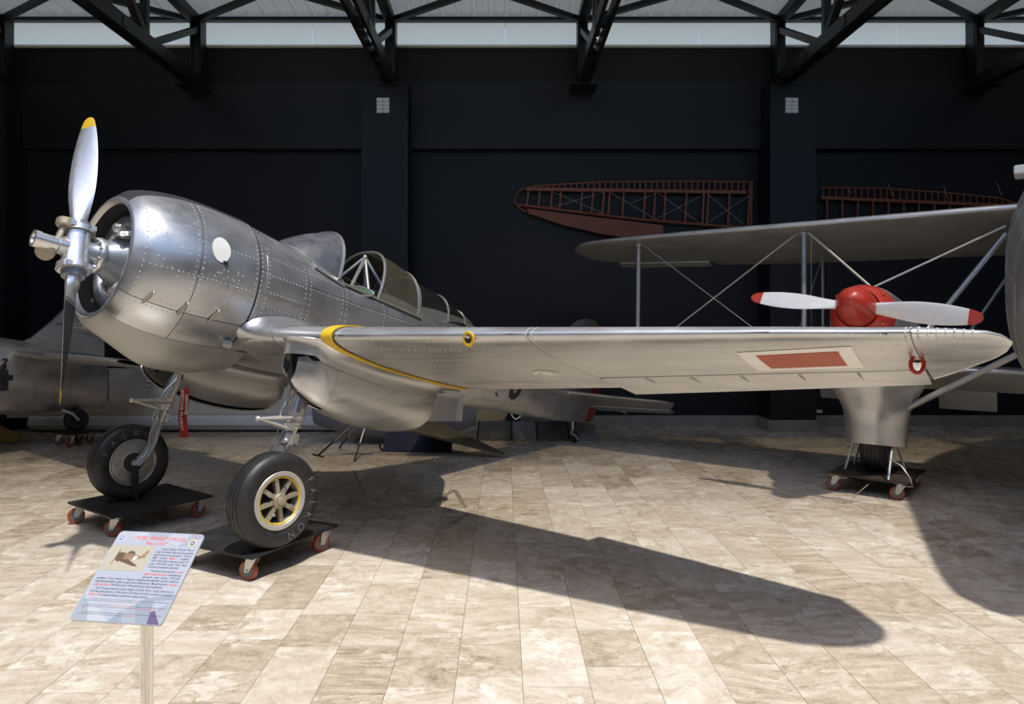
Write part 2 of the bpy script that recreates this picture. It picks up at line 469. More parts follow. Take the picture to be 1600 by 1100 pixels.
for k in range(ny_):                          # glass panes, tint added row by row to dim the sun towards the wall
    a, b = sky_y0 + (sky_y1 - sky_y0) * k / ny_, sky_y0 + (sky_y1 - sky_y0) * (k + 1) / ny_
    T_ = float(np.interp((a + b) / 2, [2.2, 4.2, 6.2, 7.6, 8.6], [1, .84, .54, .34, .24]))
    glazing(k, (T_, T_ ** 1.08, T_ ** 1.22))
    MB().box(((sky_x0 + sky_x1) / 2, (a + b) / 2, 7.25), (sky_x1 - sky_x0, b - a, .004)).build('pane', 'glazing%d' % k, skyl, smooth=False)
struct(MB().box((0, 8.52, 7.0), (31, .16, .2)), 'beam_roof', 'truss')

# steel trusses running out from the wall, with the braces between them
TX = [-8.33, -5.09, -1.87, 1.32, 4.59, 7.88, 11.1]
for x in TX:
    t = D.objects.new('roof_truss', None); C.objects.link(t); t.location = (x, YW - .2, 5.6); t['kind'] = 'structure'
    mb = MB(); mb.box((x, YW - .17, 6.24), (.17, .22, 1.22)); mb.box((x - .06, YW - .30, 6.24), (.03, .05, 1.18)); mb.build('post', 'truss', t, smooth=False)
    mb = MB()
    for s in (-1, 1): mb.bar((x + s * .075, YW - .1, 5.74), (x + s * .075, 7.1, 5.74), .05, .19)
    mb.build('bottom_chord', 'truss', t, smooth=False)
    for k, yy in enumerate((11.3, 10.9, 10.5, 9.3)):
        MB().box((x, yy, 5.74), (.22, .13, .12)).build('cleat', 'truss', t, smooth=False)
    MB().bar((x, YW - .05, 6.76), (x, 7.75, 6.86), .16, .13).build('top_chord', 'truss', t, smooth=False)
    for a, b in (((YW - .25, 6.62), (10.25, 5.84)), ((10.0, 5.84), (10.0, 6.78)), ((9.95, 5.86), (8.9, 6.78))):
        MB().bar((x, a[0], a[1]), (x, b[0], b[1]), .09, .10, up=(1, 0, 0)).build('web_member', 'truss', t, smooth=False)
    MB().box((x, YW - .34, 5.62), (.42, .5, .03)).build('bearing_plate', 'truss', t, smooth=False)
pur = struct(MB().box((0, YW - .06, 6.865), (31, .10, .06)), 'beam_purlin', 'truss')
for x0, x1 in zip(TX[:-1], TX[1:]):
    xm = (x0 + x1) / 2 + .02
    br = D.objects.new('roof_brace', None); C.objects.link(br); br.location = (xm, 10.85, 6.8); br['kind'] = 'structure'
    for xx in (x0, x1):
        MB().bar((xx, YW - .3, 6.74), (xm, 10.72, 6.86), .09, .08).build('bar', 'truss', br, smooth=False)
    MB().box((xm, 10.74, 6.87), (.22, .16, .03)).build('plate', 'truss', br, smooth=False)

# ------------------------------------------------------------------ stone floor, laid in rows that run to the wall
floor = struct(MB().box((.5, 1.9, -.06), (31.4, 20.2, .09)), 'floor', 'grout')
def tile_mesh(tiles, name):
    mb = MB(); tones = []
    for (x0, x1, y0, y1, tone, dz) in tiles:
        g = .0012; z = dz
        mb.add([(x0 + g, y0 + g, z), (x1 - g, y0 + g, z), (x1 - g, y1 - g, z), (x0 + g, y1 - g, z),
                (x0 + g, y0 + g, z - .02), (x1 - g, y0 + g, z - .02), (x1 - g, y1 - g, z - .02), (x0 + g, y1 - g, z - .02)],
               [(0, 1, 2, 3), (0, 4, 5, 1), (1, 5, 6, 2), (2, 6, 7, 3), (3, 7, 4, 0)])
        tones += [tone] * 8
    o = mb.build(name, 'stone', floor, smooth=False)
    at = o.data.attributes.new('tone', 'FLOAT_COLOR', 'POINT')
    at.data.foreach_set('color', np.array([(*t, 1.) for t in tones], 'f').ravel())
    return o
tiles = []
for k in range(-34, 36):
    x0 = .097 + k / 3; y = -7.5 + rng.uniform(0, .6)
    while y < YW:
        L = rng.choice([.30, .35, .42, .50, .58, .66, .78]); y1 = min(y + L, YW)
        r = rng.beta(1.5, 1.25); r = .05 + .9 * r
        tiles.append((x0, x0 + 1 / 3, y, y1, (r, rng.uniform(0, 1), rng.uniform(0, 1)), -rng.uniform(0, .0012)))
        y = y1
seen, unseen = [], []
for t in tiles:
    cx, cy = (t[0] + t[1]) / 2, (t[2] + t[3]) / 2
    ok = cy > 2.9
    if ok:
        u, v = 786 + 1100 * cx / cy, 500 + 1980 / cy
        ok = -60 < u < 1660 and v < 1150
    if ok: seen.append((((t[3] - t[2]) / cy ** 3), t))
    else: unseen.append(t)
seen.sort(key=lambda q: -q[0])
for _, t in seen[:296]: tile_mesh([t], 'tile')
rest = tile_mesh([t for _, t in seen[296:]] + unseen, 'tiles_far'); rest['kind'] = 'stuff'

# ================================================================== the silver aircraft
th, al = math.radians(37.5), math.radians(12.5)
Pd = np.array([math.cos(th), -math.sin(th), 0])            # towards its left wing tip
Ah = np.array([math.sin(th), math.cos(th), 0])             # aft, level
Z3 = np.array([0, 0, 1.])
Ad = math.cos(al) * Ah - math.sin(al) * Z3                 # aft along the thrust line (tail down)
Nd = math.sin(al) * Ah + math.cos(al) * Z3
H0 = np.array([-3.04, 5.01, 2.30])                         # propeller hub
def TB(v):
    v = np.asarray(v, float).reshape(-1, 3)
    return H0 + v[:, :1] * Ad + v[:, 1:2] * Pd + v[:, 2:3] * Nd
def WB(x, y, z): return TB([(x, y, z)])[0]
plane = thing('monoplane', 'silver radial-engined low-wing monoplane with yellow-tipped two-blade propeller, nearest aircraft', 'aircraft', (-2.51, 5.70, 0))
def part(mb, name, m, parent=None, **k):
    k.setdefault('T', TB)
    return mb.build(name, m, parent or plane, **k)
ang = lambda a, b, n: np.radians(np.linspace(a, b, n))

# ---- cowling
COWL = [(.172, .458), (.190, .492), (.235, .532), (.33, .570), (.46, .600), (.62, .617), (.85, .618), (1.10, .606)]
def cowl(x, ph, extra=0.):
    r = smooth_tab(COWL, x)[0] + extra
    return np.array([x, r * math.sin(ph), r * math.cos(ph)])
def chin(x, ph):
    s = lambda a, b, q: (lambda t: t * t * (3 - 2 * t))(min(1, max(0, (q - a) / (b - a))))
    d = min(1, abs((abs(ph) - PI) / math.radians(33)))
    return cowl(x, ph, .118 * math.cos(d * PI / 2) ** 1.5 * s(.25, .72, x) * (1 - .55 * s(.95, 1.3, x)) + .001)
def fus_par(x):
    return smooth_tab(FUS, x)
#       x    w     ztop   zmid   zbot   exponent
FUS = [(1.08, .606, .600, 0, -.606, 2.0), (1.6, .545, .520, 0, -.56, 2.15), (2.0, .490, .455, 0, -.55, 2.3), (2.5, .460, .400, .0, -.57, 2.4),
       (3.1, .430, .390, 0, -.61, 2.4), (4.0, .370, .400, 0, -.62, 2.2), (5.0, .290, .330, -.04, -.565, 2.1), (6.0, .205, .255, -.08, -.54, 2.0),
       (6.8, .130, .20, -.10, -.51, 2.0), (7.25, .075, .16, -.12, -.47, 2.0)]
def fus(x, ph):
    w, zt, zm, zb, n = fus_par(x)
    s, c = math.sin(ph), math.cos(ph); e = 2 / n
    hh = (zt - zm) if c >= 0 else (zm - zb)
    return np.array([x, w * math.copysign(abs(s) ** e, s), zm + hh * math.copysign(abs(c) ** e, c)])
def fus_y(x, z):
    w, zt, zm, zb, n = fus_par(x); hh = (zt - zm) if z >= zm else (zm - zb)
    return w * max(0., 1 - min(1., abs((z - zm) / hh)) ** n) ** (1 / n)
def patch(surf, x0, x1, p0, p1, nx=10, npn=10, gap=.0025, t=.006, lift=0.):
    rr = .55; gp = math.degrees(gap / rr)
    return MB().slab([[surf(x, p) for p in ang(p0 + gp, p1 - gp, npn)] for x in np.linspace(x0 + gap, x1 - gap, nx)], t, lift)

core = MB()
core.grid([[cowl(x, p, -.012) for p in ang(0, 360, 48)] for x in np.linspace(.23, 1.1, 10)])
part(core, 'cowl_liner', 'core')
fg = MB(); G = np.array([[fus(x, p) for p in ang(-180, 180, 61)] for x in np.linspace(1.09, 7.25, 60)])
G[:, :, 1:] *= .98
n, m = G.shape[:2]; fl = []
for i in range(n - 1):
    for j in range(m - 1):
        xx = 1.09 + (i + .5) / (n - 1) * 6.16; pp = -180 + (j + .5) / (m - 1) * 360
        if 2.06 < xx < 3.98 and abs(pp) < (51 if xx < 3.12 else 44): continue
        fl.append((i * m + j, (i + 1) * m + j, (i + 1) * m + j + 1, i * m + j + 1))
fg.add(G, fl); part(fg, 'fuselage_shell', 'core')
# rolled front lip of the cowling
lip = MB(); lip.lathe([(.202, .414), (.182, .422), (.167, .438), (.1675, .452), (.176, .466)], (0, 0, 0), (1, 0, 0), 56)
part(lip, 'cowl_lip', 'silver')
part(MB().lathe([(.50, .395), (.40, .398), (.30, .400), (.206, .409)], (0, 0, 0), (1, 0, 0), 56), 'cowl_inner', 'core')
part(patch(cowl, .172, 1.095, -29, 29, 14, 12), 'anti_glare_panel', 'antiglare', label='dark grey anti-glare top panel of the cowling')
for sgn in (1, -1):
    S = (lambda x, p: cowl(x, p)) if sgn > 0 else (lambda x, p: cowl(x, -p) )
    for (x0, x1, a, b) in ((.172, .60, 29, 122), (.60, 1.095, 29, 122), (.172, .60, 122, 147), (.60, 1.095, 122, 147)):
        if sgn > 0: part(patch(cowl, x0, x1, a, b, 12, 18), 'cowl_panel', 'silver')
        else: part(patch(cowl, x0, x1, -b, -a, 8, 10), 'cowl_panel', 'silver')
part(MB().slab([[chin(x, p) for p in ang(147, 213, 26)] for x in np.linspace(.174, 1.27, 20)], .008), 'chin_fairing', 'silver_dull')
part(MB().grid([[chin(1.265, p) * np.array([1, k, k]) + np.array([0, 0, -.28 * (1 - k)]) for p in ang(147, 213, 26)] for k in (1, .6, .3)]), 'chin_outlet', 'silver_dull')
part(MB().tube([(1.0, .43, -.47), (1.06, .445, -.479)], [.036, .034], 16, False).tube([(1.0, .43, -.47), (1.056, .444, -.478)], [.028, .028], 16), 'exhaust_pipe', 'silver_dull')
# white covering patch, latches
part(MB().slab([[cowl(.745 + r * .075 * math.cos(a), math.radians(72) + r * .165 * math.sin(a)) for a in np.linspace(0, 2 * PI, 28)] for r in (.02, .5, 1.)], -.003, .004),
     'cover_patch', 'white', label='white oval patch on the cowling')
part(MB().slab([[cowl(.785 + u * .016 + .01 * v, math.radians(81) + v * .02) for v in (-1, 1)] for u in (-1, 1)], -.003, .007), 'patch_mark', 'black')
for x, p in ((.33, 119), (.57, 119.5), (.81, 119)):
    a, b = cowl(x - .015, math.radians(p + 4.5), .012), cowl(x + .02, math.radians(p - 5), .016)
    mb = MB().tube([a, (a + b) / 2 + .004, b], [.010, .011, .007], 8)
    lt = part(mb, 'latch', 'tan'); part(MB().ball(b, .012, 8), 'latch_pin', 'silver_bright', lt)
# ---- engine
eng = part(MB().lathe([(.50, .0), (.50, .40)], (0, 0, 0), (1, 0, 0), 40), 'engine_baffle', 'core')
part(MB().lathe([(.46, .27), (.36, .25), (.28, .20), (.18, .125), (.14, .11), (.13, .10), (.11, .085), (.05, .075), (-.02, .07)], (0, 0, 0), (1, 0, 0), 36), 'crankcase', 'crank')
part(MB().lathe([(.125, .07), (.12, .125), (.14, .135), (.165, .13), (.175, .1)], (0, 0, 0), (1, 0, 0), 32), 'nose_flange', 'silver_bright')
bo = MB()
for k in range(10):
    a = k * PI / 5; bo.tube([(.105, .118 * math.sin(a), .118 * math.cos(a)), (.14, .118 * math.sin(a), .118 * math.cos(a))], .012, 6)
part(bo, 'flange_nuts', 'silver_bright')
ring = MB(); ring.grid([[((.33 + .055 * math.cos(b)), (.325 + .06 * math.sin(b)) * math.sin(a), (.325 + .06 * math.sin(b)) * math.cos(a)) for b in np.linspace(0, 2 * PI, 14, endpoint=False)] for a in np.linspace(0, 2 * PI, 56, endpoint=False)], True, True)
part(ring, 'collector_ring', 'silver')
for k in range(9):
    a = math.radians(10 + 40 * k); d = np.array([0, math.sin(a), math.cos(a)])
    mb = MB(); prof = [(.20, .055)]
    for q in range(9): prof += [(.215 + q * .018, .075), (.222 + q * .018, .075), (.224 + q * .018, .058), (.231 + q * .018, .058)]
    mb.lathe(prof + [(.39, .05)], np.array([.43, 0, 0]), d, 16)
    cy = part(mb, 'cylinder', 'black')
    part(MB().tube([np.array([.30, 0, 0]) + d * .15, np.array([.36, 0, 0]) + d * .38], .012, 6), 'pushrod_tube', 'silver_dull', cy)
gb = MB().box((.24, .10, .20), (.10, .10, .09)); gb.tube([(.17, .10, .22), (.24, .10, .22)], .035, 10); gb.tube([(.2, .16, .16), (.3, .2, .2)], .028, 8)
part(gb, 'governor', 'silver_bright', bevel=.008)
part(MB().tube([(.24, .12, -.22), (.32, .15, -.27), (.42, .16, -.29)], [.07, .075, .08], 14), 'intake_pipe', 'silver_dull')

# ---- propeller
psi = math.radians(-18.2)
er = np.array([0, math.sin(psi), math.cos(psi)]); et = np.array([0, math.cos(psi), -math.sin(psi)]); ex = np.array([1., 0, 0])
BL = [(.13, .105, .10, 58), (.24, .112, .088, 55), (.34, .145, .058, 49), (.46, .182, .038, 43), (.62, .205, .027, 36), (.80, .196, .02, 31), (.95, .165, .014, 27.5), (1.045, .128, .010, 26), (1.10, .098, .008, 25), (1.128, .066, .006, 25), (1.138, .03, .004, 25)]
def blade_sec(r, sg, face, nn=9):
    c, t, be = smooth_tab(BL, r); be = math.radians(be)
    R, Tn = er * sg, et * sg
    ec = math.cos(be) * Tn + math.sin(be) * ex; nf = -math.cos(be) * ex + math.sin(be) * Tn     # nf looks forward
    out = []
    for s in np.linspace(-1, 1, nn):
        hgt = math.sqrt(max(0, 1 - s * s)) * t / 2
        out.append(R * r + ec * (s * c / 2) + nf * (hgt * face * (1.0 if face > 0 or r < .3 else .35)))
    return out
prop = part(MB().tube([er * -.17, er * -.10, er * .10, er * .17], [.098, .088, .088, .098], 28), 'propeller', 'silver_bright')
for sg in (1, -1):
    rs = list(np.linspace(.13, 1.045, 26)); tip = list(np.linspace(1.045, 1.138, 8))
    bl = part(MB().grid([blade_sec(r, sg, 1) for r in rs]).grid([blade_sec(r, sg, -1) for r in rs if r < .43] ), 'blade', 'blade', prop)
    part(MB().grid([blade_sec(r, sg, -1) for r in rs if r > .38]), 'blade_back', 'antiglare', prop, label='dark painted back face of the blade')
    part(MB().grid([blade_sec(r, sg, 1) for r in tip]).grid([blade_sec(r, sg, -1) for r in tip]), 'blade_tip', 'yellow', prop, label='yellow blade tip')
    cl = MB()
    for dx in (-1, 1):
        cl.box(er * sg * .155 + np.array([dx * .06, 0, 0]) + et * .075, (.05, .05, .035), (ex, et, er))
    cl.lathe([(.125, .104), (.125, .112), (.165, .112), (.165, .104)], (0, 0, 0), er * sg, 28)
    part(cl, 'clamp_ring', 'silver_bright', prop)
    part(MB().tube([er * sg * .168, er * sg * .215], [.083, .074], 24), 'blade_boot', 'crank', prop)
part(MB().tube([(-.06, 0, 0), (-.12, 0, 0), (-.125, 0, 0), (-.255, 0, 0)], [.062, .06, .053, .053], 24).lathe([(-.235, .054), (-.235, .059), (-.275, .059), (-.275, .035), (-.262, .03), (-.262, 0)], (0, 0, 0), (1, 0, 0), 24), 'piston_cylinder', 'silver_bright', prop)
for sg, off, nn_ in ((1, np.array([-.095, -.02, .165]), np.array([.12, -.2, 1])), (-1, np.array([-.175, -.02, -.06]), np.array([-.55, .75, -.45]))):
    mb = MB(); nn_ = nrm(nn_)
    mb.tube([np.array([-.04, 0, 0]) + er * sg * .06, np.array([-.09, 0, 0]) + off * .35, off], .026, 10)
    mb.lathe([(-.03, 0), (-.03, .05), (-.02, .062), (.02, .064), (.03, .055), (.03, 0)], off, nn_, 24)
    part(mb, 'counterweight', 'tan', prop)
part(MB().tube([(-.02, 0, 0), (.12, 0, 0)], .06, 20), 'propeller_shaft', 'silver_bright', prop)

# ---- fuselage skin
xb = [1.105, 1.62, 2.06, 2.60, 3.12, 4.0, 5.0, 6.0, 6.7, 7.25]
pb = [0, 30, 51, 76, 104, 140, 180]
for i in range(len(xb) - 1):
    for j in range(len(pb) - 1):
        x0, x1, a, b = xb[i], xb[i + 1], pb[j], pb[j + 1]
        if 2.05 < x0 < 3.9 and b <= 51: continue
        for sg in (1, -1):
            m = 'antiglare' if (j == 0 and i == 0) else 'silver'
            pp = (a, b) if sg > 0 else (-b, -a)
            part(patch(fus, x0, x1, pp[0], pp[1], 9, 8, .0022), 'fuselage_panel', m)
part(patch(fus, 1.17, 1.60, 62, 94, 8, 10, 0, .006, .004), 'access_panel', 'silver')
riv = MB()
for p in (33, 62, 78, 104): rivet_row(riv, fus, (1.13, math.radians(p)), (3.0, math.radians(p)))
for x in (1.12, 1.19, 1.58, 1.64, 2.04, 2.09, 2.58): rivet_row(riv, fus, (x, math.radians(55)), (x, math.radians(112)))
for p in (64, 92, 79): rivet_row(riv, lambda x, q: fus(x, q) * np.array([1, 1.01, 1.01]), (1.19, math.radians(p)), (1.58, math.radians(p)), .032, .006)
for x in (1.19, 1.58): rivet_row(riv, lambda x, q: fus(x, q) * np.array([1, 1.01, 1.01]), (x, math.radians(64)), (x, math.radians(92)), .032, .006)
for x in (.235, .575, .625, 1.07): rivet_row(riv, cowl, (x, math.radians(34)), (x, math.radians(144)), .034, .0055)
for p in (119, 125, 95, 70): rivet_row(riv, cowl, (.24, math.radians(p)), (1.07, math.radians(p)), .034, .0055)
rr_ = random.Random(3)
for k in range(60):                                             # fastener clusters of the engine mounts
    c = rr_.choice([(.42, 96), (.50, 62), (.80, 90), (.93, 98), (.70, 112)]); q = (c[0] + rr_.gauss(0, .05), math.radians(c[1] + rr_.gauss(0, 6)))
    p = cowl(*q); rivet(riv, p, nrm(p * np.array([0, 1, 1])), .0055)
part(riv, 'rivet_rows', 'rivet', kind='stuff')

# ---- windscreen, cockpit, hood
def arch(xb_, xt, hw, zb_, zt, n=33, e=2.6):
    out = []
    for a in np.linspace(-PI / 2, PI / 2, n):
        s, c = math.sin(a), math.cos(a); k = abs(c) ** (2 / e)
        out.append(np.array([xb_ + (xt - xb_) * k, hw * math.copysign(abs(s) ** (2 / e), s), zb_ + (zt - zb_) * k]))
    return np.array(out)
rear = arch(2.005, 2.06, .41, .31, .795, 17)
front = []
for a in np.linspace(-PI / 2, PI / 2, 17):
    k = math.cos(a); x = 1.97 - .42 * k ** .8; y = .405 * math.sin(a); 
    w, zt, zm, zb_, nn_ = fus_par(x); z = zt * max(.0, 1 - abs(y / w) ** nn_) ** (1 / nn_)
    front.append((x, y, z + .005))
front = np.array(front)
wsg = MB().slab([front * (1 - s) + rear * s + np.array([0, 0, .035 * math.sin(s * PI)]) for s in np.linspace(0, 1, 8)], .006)
ws = part(MB().tube(rear, .017, 8), 'windscreen_frame', 'canopy_frame'); part(MB().tube(front, .014, 8), 'windscreen_base', 'canopy_frame', ws)
part(wsg, 'windscreen', 'frost', ws, label='scuffed grey windscreen glazing')
for sg in (1, -1):
    part(MB().slab([[(x, sg * (fus_y(x, z) + .012), z) for z in (z0, z0 + .075)] for x, z0 in zip(np.linspace(1.72, 2.06, 6), np.linspace(.335, .25, 6))][::sg], .012), 'windscreen_fillet', 'silver', ws)
tub = MB(); tub.box((3.0, 0, -.05), (1.9, .58, .02)); tub.box((2.59, .335, .12), (1.04, .02, .36)); tub.box((2.59, -.335, .12), (1.04, .02, .36)); tub.box((3.55, .25, .10), (.9, .02, .34)); tub.box((3.55, -.25, .10), (.9, .02, .34))
tub.box((2.07, 0, .12), (.02, .66, .4)); tub.box((4.0, 0, .12), (.02, .46, .36))
part(tub, 'cockpit_tub', 'cockpit')
st = MB().box((2.86, 0, .12), (.10, .40, .50)).box((2.68, 0, -.0), (.36, .40, .08)); part(st, 'pilot_seat', 'black', bevel=.02)
part(MB().slab([[(2.14 + .04 * math.sin(a), .27 * math.cos(a) * r, .26 + .1 * math.sin(a) * r) for a in np.linspace(0, PI, 10)] for r in (.1, 1)], .03), 'instrument_panel', 'black')
apex = np.array([2.60, 0, .715])
rt = part(MB().ball(apex, .028, 10), 'roll_truss', 'silver_bright')
for b in ((2.22, .30, .24), (2.66, .05, .22), (2.50, .31, .19), (2.36, -.30, .28), (2.86, .26, .26)):
    part(MB().tube([apex, b], .018, 10), 'tube', 'silver_bright', rt)
cc = np.array([2.30, .385, .275]); axm = nrm((-.28, .85, .55))
u_, w_, _ = frame_of(axm); uu = ex * .98 - Z3 * .12; uu = nrm(uu - axm * np.dot(uu, axm)); ww = np.cross(axm, uu)
ovr = [cc + uu * .13 * math.cos(a) + ww * .05 * math.sin(a) for a in np.linspace(0, 2 * PI, 25)]
ov = part(MB().tube(ovr, .010, 8, False), 'side_window_rim', 'canopy_frame')
part(MB().slab([[cc + uu * .125 * r * math.cos(a) + ww * .048 * r * math.sin(a) for a in np.linspace(0, 2 * PI, 25)] for r in (.05, 1)], .006), 'side_window', 'green_inst', ov)
for sg in (1, -1):
    rail = [(x, sg * (fus_y(x, z) + .014), z) for x, z in zip(np.linspace(2.05, 3.12, 9), np.linspace(.285, .205, 9))]
    part(MB().tube(rail, .013, 8), 'canopy_rail', 'canopy_frame')
    part(MB().tube([np.array(q) - Z3 * .028 for q in rail], .010, 6), 'rail_slot', 'core')
hf, hr = arch(2.50, 2.62, .405, .235, .770), arch(3.10, 3.06, .375, .205, .690)
hood = part(MB().tube(hf, .016, 8), 'hood_frame', 'canopy_frame')
part(MB().tube(hr, .016, 8), 'hood_rear_frame', 'canopy_frame', hood)
def between(A, B, i0, i1, n=6, bul=.015):
    return [A[i0:i1] * (1 - s) + B[i0:i1] * s + np.array([0, 0, bul * math.sin(s * PI)]) for s in np.linspace(0, 1, n)]
part(MB().slab(between(hf, hr, 1, 32), .005), 'hood_glazing', 'glass', hood, label='yellowed clear hood glazing')
for a, b in ((0, 2), (31, 33)): part(MB().slab(between(hf, hr, a, b), .01), 'hood_skirt', 'canopy_frame', hood)
part(MB().tube(np.array(between(hf, hr, 16, 17))[:, 0], .010, 6), 'hood_ridge', 'canopy_frame', hood)
arcs = [arch(3.13, 3.13, .36, .20, .645), arch(3.62, 3.60, .32, .27, .575), arch(4.02, 3.96, .22, .33, .485), arch(4.35, 4.32, .07, .36, .425)]
rg = part(MB().tube(arcs[0], .013, 8), 'rear_canopy', 'canopy_frame')
for A_ in arcs[1:3]: part(MB().tube(A_, .015, 8), 'rear_canopy_frame', 'canopy_frame', rg)
for A_, B_ in zip(arcs[:-1], arcs[1:]):
    last = B_ is arcs[3]
    part(MB().slab(between(A_, B_, 2, 31, 5, .008), .005), 'rear_glazing', 'glass_dark' if not last else 'silver', rg)
    for a, b in ((0, 3), (30, 33)): part(MB().slab(between(A_, B_, a, b, 5, .008), .008), 'rear_skirt', 'silver_dull', rg)

# ---- wing
LEt = [(0, 1.09), (.5, 1.13), (1.37, 1.265), (2.85, 1.47), (4.34, 1.67), (4.98, 1.775), (5.13, 1.845), (5.25, 1.925), (5.31, 2.01), (5.345, 2.13)]
TEt = [(0, 2.94), (1.3, 2.90), (2.95, 2.83), (4.97, 2.66), (5.08, 2.56), (5.18, 2.45), (5.27, 2.36), (5.32, 2.27), (5.345, 2.16)]
def foil(t, tc):
    x = t * t; yt = 5 * tc * (.2969 * math.sqrt(x) - .126 * x - .3516 * x**2 + .2843 * x**3 - .1030 * x**4)
    ycam = .02 * (2 * .25 * x - x * x) / .0625 if x < .25 else .02 * ((1 - .5) + .5 * x - x * x) / .5625
    return x, ycam + (yt if t < 0 else -yt)
def wing(y, t, k=1.):
    ay = abs(y); le, te = lerp_tab(LEt, ay)[0], lerp_tab(TEt, ay)[0]; c = te - le
    x, z = foil(t, np.interp(ay, [0, 5, 5.345], [.155, .115, .10]))
    xx = le + x * c
    return np.array([xx, y, -.42 + .06 * ay - .10 * (xx - 1.2) + z * c * k + .045 * max(0, (ay - 4.9) / .445) ** 1.5])
def wt(x, y): # lower-surface parameter for a chordwise position
    le, te = lerp_tab(LEt, abs(y))[0], lerp_tab(TEt, abs(y))[0]; return math.sqrt(max(0, (x - le) / (te - le)))
def wpatch(y0, y1, t0, t1, ny=12, n=12, gap=.002, t=.005, lift=0., nonlin=False):
    s = 1 if y1 > y0 else -1
    ys = np.linspace(y0 + s * gap, y1 - s * gap, ny)
    if nonlin: ys = y0 + (y1 - y0) * (np.sin(np.linspace(0, PI / 2, ny)))
    G = [[wing(y, tt) for tt in np.linspace(t0 + gap / 3, t1 - gap / 3, n)] for y in ys]
    return MB().slab(G if s > 0 else G[::-1], t, lift)
for sg in (1, -1):
    cg = MB().grid([[wing(sg * y, t, .93) for t in np.linspace(-.985, .985, 41)] for y in np.linspace(.1, 5.22, 30)]); part(cg, 'wing_core', 'core')
    spans = ((.42, 1.325), (1.325, 2.955), (2.955, 4.965))
    for k, (a, b) in enumerate(spans):
        part(wpatch(sg * a, sg * b, -.36, .36, 14, 17), 'wing_panel', 'silver_wing')
        part(wpatch(sg * a, sg * b, -1 if k < 2 else -.86, -.36, 10, 12), 'wing_panel', 'silver_wing')
        part(wpatch(sg * a, sg * b, .36, .86 if k < 2 else .825, 14, 12), 'wing_panel', 'silver_wing')
        if k < 2: part(wpatch(sg * a, sg * b, .86, 1, 10, 5), 'flap', 'silver_wing')
    part(wpatch(sg * 4.967, sg * 5.345, -1, 1, 14, 31, nonlin=True), 'wing_tip', 'silver_wing')
    # aileron, drooped a little
    def ail(y, s, up):
        h = wing(sg * y, .828); u = wing(sg * y, -.862); te = np.interp(y, [2.96, 4.0, 4.95], [2.985, 2.845, 2.70])
        q = np.array([te, sg * y, -.42 + .06 * y - .10 * (te - 1.2) - .02])
        p = u if up else h
        return p + (q - p) * s
    ys = np.linspace(2.965, 4.955, 12)
    mb = MB(); Lw = np.array([[ail(y, s, False) for s in np.linspace(.02, 1, 6)] for y in ys]); Up = np.array([[ail(y, s, True) for s in np.linspace(.02, 1, 6)] for y in ys])
    mb.grid(np.concatenate([Lw, Up[:, ::-1]], axis=1), cv=True)
    b0 = mb.n - 12 * 12; mb.f.append(tuple(b0 + j for j in range(12))); mb.f.append(tuple(b0 + 11 * 12 + j for j in range(12)))
    part(mb, 'aileron', 'silver_wing')
    # yellow joint cover where the outer wing is bolted on
    part(wpatch(sg * 1.285, sg * 1.385, -.97, .985, 7, 61, 0, .012, .013), 'joint_cover', 'yellow', label='yellow wing joint cover strip')
    part(wpatch(sg * 1.385, sg * 1.397, -.97, .985, 3, 61, 0, .003, .003), 'joint_seal', 'core')
    # root fillet between wing and body
    GF = []
    for t in np.linspace(-.99, .62, 34):
        wp = wing(sg * .80, t); row = []
        k = 1.04
        zc = -.42 - .1 * (wp[0] - 1.2)
        fx = wp[0] - .12 * max(0, 1 - abs(t) / .5); fz = zc + (wp[2] - zc) * k + (.04 + .07 * min(1, abs(t))) * min(1, max(0, .12 - t) / .3)
        xq = max(1.10, fx)
        fy = fus_y(xq, fz) + .006
        ctl = np.array([(wp[0] * 1.4 + fx * .6) / 2, sg * (fy + .05), wp[2] + (fz - wp[2]) * .1])
        A_ = np.array([fx, sg * fy, fz])
        for s in np.linspace(0, 1, 9): row.append(A_ * (1 - s) ** 2 + 2 * s * (1 - s) * ctl + wp * s * s + np.array([0, 0, 0]))
        GF.append(row)
    GF = np.array(GF); GF = GF if sg < 0 else GF[::-1]
    part(MB().slab(GF, .006, .008), 'wing_fillet', 'silver')
for sg in (1, -1):
    tfp = [(2.80, .08), (2.88, 1.24), (2.96, 1.21), (3.18, 1.01), (3.46, .77), (3.82, .45), (4.1, .08)]
    part(MB().add([(x, sg * y, -.42 + .06 * y - .10 * (x - 1.2) - .02 + d) for d in (0, .03) for x, y in tfp], [tuple(range(7)), tuple(range(7, 14))] + [(i, (i + 1) % 7, (i + 1) % 7 + 7, i + 7) for i in range(7)]), 'trailing_fillet', 'silver', smooth=False)
part(wpatch(-.42, .42, 0.02, 1, 10, 24), 'belly_panel', 'silver_wing')
wr = MB()
for x_ in (.30, .42, .50, .58, .66, .74, .80): 
    for (a, b) in ((.75, 1.24), (1.46, 2.6)): rivet_row(wr, wing, (a, x_), (b, x_), .04, .0055)
for x_ in (-.2, -.05, .1, .2): rivet_row(wr, wing, (4.96, x_), (5.20, x_), .03, .0055)
for y_ in (1.43, 2.94, 2.98, 4.94, 4.99): rivet_row(wr, wing, (y_, -.2), (y_, .81), .035, .0055)
for x_ in (.06, .33): rivet_row(wr, wing, (1.45, x_), (4.9, x_), .06, .0055)
part(wr, 'wing_rivet_rows', 'rivet', kind='stuff')
